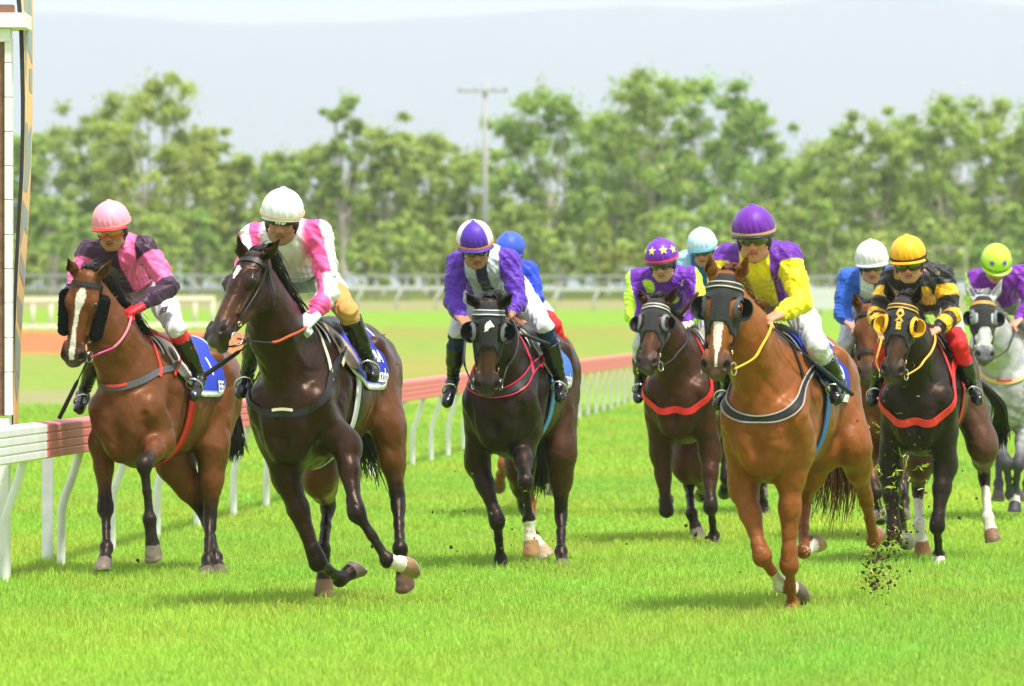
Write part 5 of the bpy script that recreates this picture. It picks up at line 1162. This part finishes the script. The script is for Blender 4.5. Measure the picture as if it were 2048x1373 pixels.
def build_winning_post():
    d = 37.75; s = d / FPX; X = lambda u: (u - CW / 2) * s; Zt = lambda y: CAMZ + (HOR - y) * s
    wm = mat('post_white', (.78, .77, .74), rough=.6, noise=.10, nscale=7, bump=.2, bscale=30); bm_ = mat('post_brown', (.20, .10, .065), rough=.8, noise=.5, nscale=9, bump=.4, bscale=20)
    root = empty('winning_post', (X(-30), d, 0)); tag(root, 'white block winning post with brown recess at the left edge', 'post'); O = A(X(-30), d, 0)
    def bx(name, u0, u1, y0, y1, d0, d1, m, bev=.004):
        c = A((X(u0) + X(u1)) / 2, (d0 + d1) / 2, (Zt(y0) + Zt(y1)) / 2) - O; D = (abs(X(u1) - X(u0)), abs(d1 - d0), abs(Zt(y0) - Zt(y1)))
        mb = MB(); mb.box(c, D); o = mb.build(name, m, root, False); b = o.modifiers.new('bevel', 'BEVEL'); b.width = bev; b.segments = 2
    yy = [75, 126, 195, 264, 332, 400, 470, 538, 607, 676, 745, 832]
    for i in range(len(yy) - 1): bx('block', 9, 22.5, yy[i] + .5, yy[i + 1] - .5, d, d + .16, wm)
    bx('recess', -90, 10, 80, 832, d + .03, d + .14, bm_)
    bx('base', -40, 17.5, 838, 1172, d, d + .16, wm); bx('base_recess', -90, -41, 838, 1172, d + .02, d + .14, bm_)
    bx('capital', -90, 20, 57, 84, d - .01, d + .18, wm); bx('slab', -90, 53, 27, 56.5, d - .06, d + .42, wm); bx('beam', -90, 26, 9, 26.5, d + .02, d + .16, bm_)
    # curved sign board behind the post: dark edge towards us, orange face with grey lettering shapes
    om = mat('sign_orange', (.80, .50, .21), rough=.5, noise=.06, nscale=6); km = mat('sign_edge', (.020, .026, .028), rough=.5, noise=.3, nscale=20); gm = mat('sign_grey', (.30, .34, .32), rough=.5)
    yk = np.array([-140, -60, 0, 60, 130, 200, 260, 350, 450, 560, 680, 780, 856]); ua = np.array([16, 26, 35, 40, 42, 43, 42.5, 40, 34, 28, 23, 20.5, 19.5]) + 7; ub = np.array([52, 62, 66, 66.5, 66, 65.5, 65, 62, 57, 50, 43, 39, 34.]); ub = np.maximum(ub, ua + 9); uk = ua - np.array([9, 9, 9, 9, 9, 8.5, 8, 8, 8, 7, 6, 5, 3.])
    ys = np.linspace(-140, 856, 60); A_, B_, K_ = [np.interp(ys, yk, q) for q in (ua, ub, uk)]
    d1, d2 = d + .30, d + .62
    pt = lambda u, y, dd: A((u - CW / 2) / FPX * dd, dd, CAMZ + (HOR - y) / FPX * dd)
    bo = empty('sign_board', (X(30), d1, 0)); tag(bo, 'tall curved orange sign board with grey lettering behind the winning post', 'sign'); OB = A(X(30), d1, 0)
    V = []; 
    for y, a, b, k in zip(ys, A_, B_, K_): V += [pt(k, y, d1), pt(a, y, d1 + .01), pt(b, y, d2), pt(b - (a - k), y, d2)]
    n = len(ys); F = []
    for i in range(n - 1):
        for j in range(4): F.append((i * 4 + j, i * 4 + (j + 1) % 4, (i + 1) * 4 + (j + 1) % 4, (i + 1) * 4 + j))
    V = np.array(V) - OB
    mesh_np('board', V, [f for i, f in enumerate(F) if i % 4 in (1, 2, 3)] + [(0, 1, 2, 3), tuple((n - 1) * 4 + j for j in (3, 2, 1, 0))], om, bo, smooth=False); mesh_np('board_edge', V, [f for i, f in enumerate(F) if i % 4 == 0], km, bo, smooth=False)
    def face(t, y):
        a, b = np.interp(y, ys, A_), np.interp(y, ys, B_); p = pt(a + (b - a) * t, y, d1 + .01 + (d2 - d1 - .01) * t); return p - A(-.002, .006, 0) - OB
    shapes = [[(.25, -20), (.9, -20), (.9, 60), (.6, 75), (.25, 30)], [(.1, 70), (.9, 50), (.9, 130), (.35, 95), (.15, 165)], [(.55, 138), (.9, 138), (.9, 188), (.55, 180)], [(.1, 245), (.35, 246), (.5, 262), (.5, 300), (.1, 300)], [(.12, 300), (.88, 250), (.88, 330), (.62, 385), (.12, 380)], [(.1, 400), (.9, 425), (.9, 470), (.5, 455), (.1, 500)], [(.2, 505), (.9, 535), (.9, 575), (.2, 545)], [(.1, 590), (.85, 612), (.9, 660), (.3, 640)], [(.08, 655), (.85, 690), (.9, 760), (.1, 735)], [(.1, 735), (.85, 765), (.6, 805), (.2, 775)]]
    mb = MB()
    for s_ in shapes:
        mb.add([face(t, y) for t, y in s_], [tuple(range(len(s_)))])
    mb.build('lettering', gm, bo, False)
# ---- trees
def leaf_cloud(r, C, R, n, size, shell=.55):
    """n leaf quads spread through ellipsoids (centres C, radii R)"""
    k = r.integers(0, len(C), n); p = r.normal(0, 1, (n, 3)); p /= np.linalg.norm(p, axis=1, keepdims=True); rad = np.minimum(np.abs(r.normal(0, .52, n)), 1.35)
    P = C[k] + p * R[k] * rad[:, None]; nn = p * .6 + r.normal(0, .7, (n, 3)) + np.array([0, 0, .35]); nn /= np.linalg.norm(nn, axis=1, keepdims=True)
    t = np.cross(nn, r.normal(0, 1, (n, 3))); t /= np.linalg.norm(t, axis=1, keepdims=True); b = np.cross(nn, t)
    s = size * r.uniform(.6, 1.4, n); a = t * (s * .85)[:, None]; c = b * (s * .38)[:, None]
    V = np.stack([P - a, P + c, P + a, P - c], 1).reshape(-1, 3); F = np.arange(n * 4).reshape(n, 4); return V, F, k, P
TREE_N = [0]
def tree(u, ytop, hw, d, label, group, hue=0.0, n=14000, clumps=22, bole=.20, leaf=.185, asym=0.0, bark=(.46, .42, .36)):
    TREE_N[0] += 1; r = np.random.default_rng(100 + TREE_N[0]); base = at(u, HOR, d); base[2] = gz(d); H_ = CAMZ + (HOR - ytop) / FPX * d - base[2]; Wd = hw / FPX * d
    root = empty('gum_tree', base); tag(root, label, 'tree', group)
    # limbs first: clumps sit at the limb ends, so the crown has the gaps of a real gum
    C = []; R = []; mb = MB(); fork = A(asym * .2, 0, H_ * bole); tr = .014 * H_ + .04
    mb.tube(catmull([A(0, 0, -.2), A(r.normal(0, .12), 0, H_ * bole * .5), fork, fork + A(asym * .3 + r.normal(0, .2), 0, H_ * .25)], 5), np.linspace(tr, tr * .45, 16), 8)
    for i in range(clumps):
        a = 2 * math.pi * (i * .618 + r.uniform(-.1, .1)); hz = bole + .12 + (1 - bole - .20) * ((i + .5) / clumps) ** .85; prof = float(sstep(bole - .1, bole + .30, hz)) * math.sqrt(max(.06, 1 - ((hz - .60) / .43) ** 2))
        e = A(math.cos(a) * Wd * .88 * prof * r.uniform(.55, 1.0) + asym * hz, math.sin(a) * Wd * .7 * prof * r.uniform(.4, 1), H_ * hz * r.uniform(.95, 1.03))
        rr = Wd * r.uniform(.26, .44); C.append(e); R.append([rr, rr, rr * r.uniform(.55, .8)])
        for _ in range(2):
            q = e + r.normal(0, 1, 3) * rr * A(.8, .8, .5); C.append(q); R.append([rr * .55, rr * .55, rr * .4])
        b0 = fork * r.uniform(.75, 1.0) + A(0, 0, H_ * .22 * r.random()); mb.tube(catmull([b0, (b0 + e) / 2 + r.normal(0, .15, 3) + A(0, 0, -.15), e], 4), np.linspace(tr * .42, .025, 9), 6)
    top = A(asym * .7, 0, H_ * .90); C.append(top); R.append([Wd * .34, Wd * .34, H_ * .10])
    C = np.array(C); R = np.array(R); V, F, k, P = leaf_cloud(r, C, R, n, leaf, .5)
    tone_ = r.uniform(.78, 1.22, len(C))[k]; base_c = np.array([.34 + .09 * hue, .50 + .02 * hue, .14]); jit = r.uniform(.75, 1.3, (n, 1)); yel = r.random((n, 1)) * .30
    col = base_c * tone_[:, None] * jit * (1 + np.array([1, .35, .0]) * yel * .8); mesh_np('crown', V, F, leafmat('gum_leaf', .15, .55, .6), root, np.repeat(col, 4, 0), smooth=False)
    mb.build('trunk', mat('bark_%s' % str(bark), bark, rough=.9, noise=.35, nscale=3), root)
def build_trees():
    G = 'gum trees along the far side of the course'; B = 'low trees and bushes under the gum trees'
    big = [(15, 262, 80, 318, 0, .2), (100, 246, 85, 330, .2, 0), (205, 195, 95, 322, .3, 0), (292, 138, 120, 310, .7, .3), (385, 236, 70, 326, .8, .2), (470, 300, 70, 332, .6, 0), (560, 288, 60, 318, .2, 0), (632, 272, 62, 330, .5, 0), (684, 168, 42, 316, .1, .2),
           (765, 236, 85, 322, .5, 0), (850, 250, 75, 330, .6, .2), (955, 285, 75, 318, .4, 0), (1110, 152, 105, 306, -.1, -.9), (1215, 200, 110, 318, 0, 0), (1295, 112, 115, 308, .2, 0), (1405, 128, 105, 312, -.2, .5), (1490, 210, 95, 322, -.1, .3), (1590, 300, 80, 334, .3, 0), (1665, 262, 85, 328, .3, -.2), (1745, 215, 95, 314, .3, 0), (1830, 238, 90, 322, .5, 0), (1905, 180, 105, 308, .3, 0), (1995, 184, 105, 312, .4, .2), (2075, 230, 100, 320, .2, 0), (-70, 240, 95, 322, 0, 0), (2150, 240, 110, 316, 0, 0), (-190, 200, 110, 318, .3, 0), (-330, 260, 100, 326, .1, 0), (2280, 205, 110, 314, .2, 0), (2410, 250, 100, 322, .3, 0)]
    names = ['slender crown leaning left', 'broad light crown', 'rounded yellow green crown', 'tallest tree on the left with open crown', 'sloping crown', 'low even crown', 'pointed crown', 'full crown', 'narrow tuft standing above its neighbours', 'wide bright crown', 'bushy crown', 'small crown', 'ragged crown overhanging leftward', 'deep dense crown', 'tallest tree of the row', 'high dark crown', 'falling shoulder of the tall group', 'low crown in the gap', 'crown left of the pale leaning trunk', 'dark mound crown', 'golden green crown', 'tall crown with two heads', 'broad crown near the right edge', 'crown on the right edge', 'crown beyond the left edge', 'crown beyond the right edge', 'high crown well left of the winning post', 'last crown on the left', 'high crown past the right edge', 'last crown on the right']
    def where(u): return 'behind the winning post' if u < 90 else 'above the pink cap jockey' if u < 330 else 'between the pink and white caps' if u < 500 else 'above the white cap' if u < 640 else 'right of the white cap' if u < 880 else 'behind the utility pole' if u < 1020 else 'right of the utility pole' if u < 1270 else 'above the star cap' if u < 1440 else 'above the yellow jockey' if u < 1570 else 'above the blue jockey' if u < 1790 else 'above the orange cap' if u < 1900 else 'above the lime cap'
    for (u, y, hw, d, hue, asy), nm in zip(big, names): tree(u, y, hw, d, 'gum tree, %s, %s' % (nm, where(u)), G, hue, asym=asy)
    r = np.random.default_rng(5); us = np.linspace(20, 2040, 27) + r.uniform(-22, 22, 27); looks = ['olive bush', 'pale green low tree', 'grey green sapling', 'yellowish bush', 'dark low tree', 'feathery low tree', 'thin sapling', 'rounded bush', 'straggly bush']
    for i, u in enumerate(us):
        tree(u, r.uniform(385, 500), r.uniform(38, 70), r.uniform(290, 304), '%s at the foot of the trees, number %d of them counted from the left' % (looks[i % 9], i + 1) if 0 else '%s before the gum trees, %s' % (looks[i % 9], under(u)), B, r.uniform(-.2, 1.0), n=3000, clumps=10, bole=.12, leaf=.20, bark=(.42, .36, .30))
    # far woodland behind, one mass
    r = np.random.default_rng(9); n = 42000; C = []; R = []
    for i in range(270):
        u = r.uniform(-800, 2900); d = r.uniform(350, 390); b = at(u, HOR, d); h = r.uniform(4.0, 7.5); C.append([b[0], b[1], gz(d) + h * r.uniform(.2, .8)]); R.append([2.4, 2.0, h * .28])
    V, F, k, P = leaf_cloud(r, np.array(C), np.array(R), n, .50, .5); col = np.array([.34, .44, .12]) * r.uniform(.7, 1.3, len(C))[k][:, None] * r.uniform(.75, 1.25, (n, 1))
    o = mesh_np('woodland', V, F, leafmat('gum_leaf', .15, .55, .6), None, np.repeat(col, 4, 0), smooth=False); tag(o, 'distant mass of scrub woodland behind the gum trees', 'woodland', kind='stuff')
def under(u):
    cols = [(0, 'by the winning post'), (90, 'left of the pink cap'), (170, 'behind the pink cap'), (270, 'just right of the pink cap'), (350, 'midway between pink and white caps'), (430, 'left of the white cap'), (500, 'behind the white cap'), (600, 'just right of the white cap'), (680, 'right of the pink sleeve'), (760, 'further right of the pink sleeve'), (840, 'left of the purple and white cap'), (920, 'behind the purple and white cap'), (1000, 'behind the blue cap'), (1080, 'right of the blue jockey'), (1150, 'midway from blue jockey to star cap'), (1220, 'left of the star cap'), (1290, 'behind the star cap'), (1365, 'behind the pale blue cap'), (1440, 'left of the yellow jockey'), (1510, 'behind the plain purple cap'), (1590, 'right of the yellow jockey'), (1660, 'left of the plain white cap'), (1730, 'behind the plain white cap'), (1800, 'behind the orange cap'), (1880, 'right of the orange cap'), (1950, 'behind the lime cap'), (2010, 'right of the lime cap')]
    return [n for q, n in cols if u >= q - 30][-1]
# ---- far fences, pole, sheds, hills, haze
def post_rail(name, label, us, d0, d1, h, rails, m, dpost, w=.05, lean=0.0, rail_h=.05, cat='fence', grp='white rails on the far side of the course'):
    a, b = at(us[0], HOR, d0), at(us[1], HOR, d1); L = np.linalg.norm((b - a)[:2]); n = max(2, int(L / dpost)); root = empty(name, A(a[0], a[1], gz(d0))); tag(root, label, cat, grp); O = A(a[0], a[1], gz(d0))
    P = [a + (b - a) * i / n for i in range(n + 1)]; P = [A(p[0], p[1], gz(p[1])) for p in P]; T = nrm((P[-1] - P[0]) * A(1, 1, 0)); N = A(-T[1], T[0], 0)
    for p in P[:100]:
        mb = MB(); mb.tube([p - O - A(0, 0, .1), p - O + A(0, 0, h * .5), p - O + A(lean, 0, h)], w, 6); mb.build('post', m, root)
    for z in rails:
        mb = MB(); q = [p + A(lean * z / h, 0, z) - O - N * w * 1.1 for p in P]; V = []; F = []
        for c in q: V += [c + N * -.02 + A(0, 0, -rail_h), c + N * .02 + A(0, 0, -rail_h), c + N * .02 + A(0, 0, rail_h), c + N * -.02 + A(0, 0, rail_h)]
        for i in range(len(q) - 1): F += [(i * 4 + j, i * 4 + (j + 1) % 4, i * 4 + 4 + (j + 1) % 4, i * 4 + 4 + j) for j in range(4)]
        F += [(0, 1, 2, 3), tuple(len(V) - 4 + j for j in (3, 2, 1, 0))]; mb.add(V, F); mb.build('rail', m, root, False)
def build_far():
    wm = mat('far_white', (.58, .58, .57), rough=.6, noise=.08, nscale=2); gm = mat('far_grey', (.34, .36, .37), rough=.6, noise=.1, nscale=2); cm = mat('far_cream', (.74, .66, .55), rough=.7, noise=.12, nscale=2)
    post_rail('perimeter_fence', 'long pale grey two-rail fence in front of the far trees', (-160, 2250), 287, 280, 1.22, (1.17, .55), gm, 1.45, .05)
    post_rail('running_rail', 'far white running rail on slanting posts beyond the infield', (560, 2250), 266, 255, .98, (.95,), wm, 1.75, .045, .30, .075)
    post_rail('paddock_fence', 'cream timber rail fence beside the orange dirt track on the left', (-120, 425), 214, 220, 1.15, (1.10, .12), cm, .72, .085, 0, .08)
    # utility pole
    d = 297; b = at(970, HOR, d); b[2] = gz(d); top = CAMZ + (HOR - 166) / FPX * d; root = empty('utility_pole', b); tag(root, 'tall grey utility pole with crossarm above the purple and white cap', 'pole')
    pm = mat('pole_grey', (.36, .36, .35), rough=.8, noise=.15, nscale=2); mb = MB(); mb.tube([A(0, 0, -.3), A(0, 0, (top - b[2]) * .5), A(0, 0, top - b[2])], [.17, .14, .10], 10); mb.build('pole', pm, root)
    z = CAMZ + (HOR - 183) / FPX * d - b[2]; mb = MB(); mb.box(A(-.13, -.13, z), (2.5, .12, .13)); mb.build('crossarm', pm, root, False)
    for x in (-1.25, -.5, .45, 1.0):
        mb = MB(); mb.tube([A(x, -.13, z + .06), A(x, -.13, z + .16), A(x, -.13, z + .24)], [.05, .07, .03], 8); mb.build('insulator', gm, root)
    # white barrier block and pale gantry near the turn
    d = 250; a, c = at(1597, HOR, d), at(1684, HOR, d); g0 = gz(d); zt = CAMZ + (HOR - 576) / FPX * d; root = empty('barrier_screen', A((a[0] + c[0]) / 2, d, g0)); tag(root, 'white barrier screen between the yellow jockey and the blue jockey', 'barrier'); mb = MB()
    mb.box(A(0, 0, (zt - g0) / 2 + .12), (c[0] - a[0], .10, zt - g0 - .24)); mb.build('panel', wm, root, False)
    for s in (-1, 0, 1): mb = MB(); mb.box(A(s * (c[0] - a[0]) * .45, .12, (zt - g0) / 2), (.09, .09, zt - g0)); mb.build('post', gm, root, False)
    d = 262; g0 = gz(d); a, c = at(1866, HOR, d), at(1932, HOR, d); zt = CAMZ + (HOR - 492) / FPX * d; root = empty('gantry_frame', A((a[0] + c[0]) / 2, d, g0)); tag(root, 'pale metal frame standing behind the ponytail of the orange cap jockey', 'frame'); hw = (c[0] - a[0]) / 2; dm = mat('gantry_dull', (.33, .33, .25), rough=.8)
    for s in (-1, 1): mb = MB(); mb.box(A(s * hw, 0, (zt - g0) / 2), (.08, .08, zt - g0)); mb.build('upright', dm, root, False)
    for z in (zt - g0 - .06, (zt - g0) * .62): mb = MB(); mb.box(A(0, -.01, z), (hw * 2 - .09, .06, .07)); mb.build('crossbar', dm, root, False)
def build_clods():
    r = np.random.default_rng(21); V = []; F = []; C = []; n = 0
    def lump(p, s, c):
        nonlocal n
        q = np.array([(1, 0, 0), (-1, 0, 0), (0, 1, 0), (0, -1, 0), (0, 0, 1), (0, 0, -1)]) * s * r.uniform(.5, 1.3, (6, 3)); Rm = np.linalg.qr(r.normal(0, 1, (3, 3)))[0]
        V.append(q @ Rm + p); F.extend([tuple(n + i for i in t) for t in ((0, 2, 4), (2, 1, 4), (1, 3, 4), (3, 0, 4), (2, 0, 5), (1, 2, 5), (3, 1, 5), (0, 3, 5))]); C.append(np.tile(c, (6, 1))); n += 6
    def blade(p, L, c):
        nonlocal n
        a = nrm(r.normal(0, 1, 3)); b = nrm(np.cross(a, r.normal(0, 1, 3))) * .0035; m = p + a * L * .5 + r.normal(0, L * .18, 3)
        V.append(np.array([p - b, p + b, m + b, m - b, p + a * L])); F.extend([(n, n + 1, n + 2, n + 3), (n + 3, n + 2, n + 4)]); C.append(np.tile(c, (5, 1))); n += 5
    soil = A(.060, .036, .020); gr = A(.25, .36, .03); straw = A(.42, .37, .16)
    for (u, v, su, sv, d, k, s) in ((1758, 1128, 22, 28, 34.6, 420, .0038), (1750, 1165, 12, 14, 34.5, 140, .0036), (1796, 915, 44, 90, 36.5, 420, .0021), (1785, 1020, 30, 55, 35.6, 280, .0028), (1790, 1075, 16, 16, 35.8, 170, .006), (1010, 1020, 120, 80, 38.6, 70, .0042), (1090, 1090, 60, 40, 39.0, 40, .004), (1560, 1000, 240, 130, 34.5, 40, .0042), (760, 930, 120, 160, 35, 24, .0048), (430, 1080, 60, 40, 39.5, 26, .004), (1930, 1050, 60, 60, 41, 40, .004), (1400, 1060, 60, 40, 44, 26, .005)):
        for _ in range(k):
            p = at(u + r.normal(0, su), v + r.normal(0, sv), d + r.normal(0, .12)); p[2] = max(p[2], .01)
            if r.random() < .93: lump(p, s * r.gamma(1.1, .95), soil * r.uniform(.5, 1.5))
            else: blade(p, r.uniform(.015, .05), (gr if r.random() < .7 else straw) * r.uniform(.7, 1.2))
    for (u, v, d) in ((1811, 912, 36.4), (1790, 945, 36.3), (1752, 940, 35.5), (1788, 975, 36), (1765, 1010, 35.6), (1843, 932, 36.5), (1800, 1070, 35.7), (1762, 1120, 34.6), (1775, 1145, 34.6), (1748, 1150, 34.5)):
        for _ in range(6): blade(at(u + r.normal(0, 3), v + r.normal(0, 3), d), r.uniform(.03, .08), (gr if r.random() < .75 else straw) * r.uniform(.8, 1.3))
    o = mesh_np('flying_turf', np.vstack(V), F, mat('soil_bits', (0, 0, 0), rough=.95, spec=.1, attr=True), None, np.vstack(C), False); tag(o, 'soil crumbs and torn grass thrown up by the hooves of the horses', 'turf', kind='stuff')
def build_hills():
    us = [-3600, -2500, -1500, -900, -500, -200, 0, 70, 130, 250, 330, 450, 550, 690, 850, 900, 980, 1050, 1150, 1250, 1310, 1400, 1500, 1590, 1650, 1720, 1800, 1880, 1950, 2048, 2300, 2700, 3000, 4200, 5600]; ytop = [170, 90, 40, 60, 35, 30, 36, 39, 36, 40, 52, 57, 57, 55, 50, 42, 38, 33, 26, 20, 21, 32, 28, 14, 8, 4, 2, 4, 20, 22, 34, 50, 70, 40, 160]
    D0 = 11500; uu = np.linspace(-3600, 5600, 360); yt = np.interp(uu, us, ytop); yt = np.convolve(np.pad(yt, 3, 'edge'), np.ones(7) / 7, 'valid'); r = np.random.default_rng(2); V = []
    for j, t in enumerate(np.linspace(0, 1, 22)):
        for u, y in zip(uu, yt):
            d = 9400 + 2100 * t * 21 / 17 if j < 18 else 11500 + (j - 17) * 150; q = at(u, HOR, D0); zt = CAMZ + (HOR - y) / FPX * D0; s = min(1, t / (17 / 21)); h = zt * (sstep(0, 1, s) ** .8) if j <= 17 else zt * (1 - .22 * (j - 17))
            h += (1 - abs(2 * s - 1)) * 9 * (math.sin(u * .011 + t * 7) + math.sin(u * .027 - t * 11)); V.append([q[0] * d / D0, d, max(h, 0) + 8 - 10 * (j in (0, 21))])
    n = len(uu); F = np.array([(j * n + i, j * n + i + 1, (j + 1) * n + i + 1, (j + 1) * n + i) for j in range(21) for i in range(n - 1)])
    o = mesh_np('hills', np.array(V), F, mat('hill_forest', (.055, .085, .05), rough=.95, noise=.25, nscale=.01)); tag(o, kind='structure')
def build_haze(dens=.00018):
    mb = MB(); mb.box(A(0, 6360, 326), (11600, 12800, 656)); m = bpy.data.materials.new('haze'); m.use_nodes = True; n = m.node_tree; n.nodes.clear(); out = n.nodes.new('ShaderNodeOutputMaterial'); v = n.nodes.new('ShaderNodeVolumePrincipled')
    v.inputs['Color'].default_value = (.80, .845, 1.0, 1); v.inputs['Density'].default_value = dens; v.inputs['Anisotropy'].default_value = .1; n.links.new(v.outputs[0], out.inputs['Volume'])
    o = mb.build('haze', m, None, False); tag(o, kind='stuff'); o.display_type = 'WIRE'
build_ground(); build_hills(); build_trees(); build_far(); build_rail(); build_winning_post(); build_turf()
if 1: run_field()
build_clods()
build_haze()
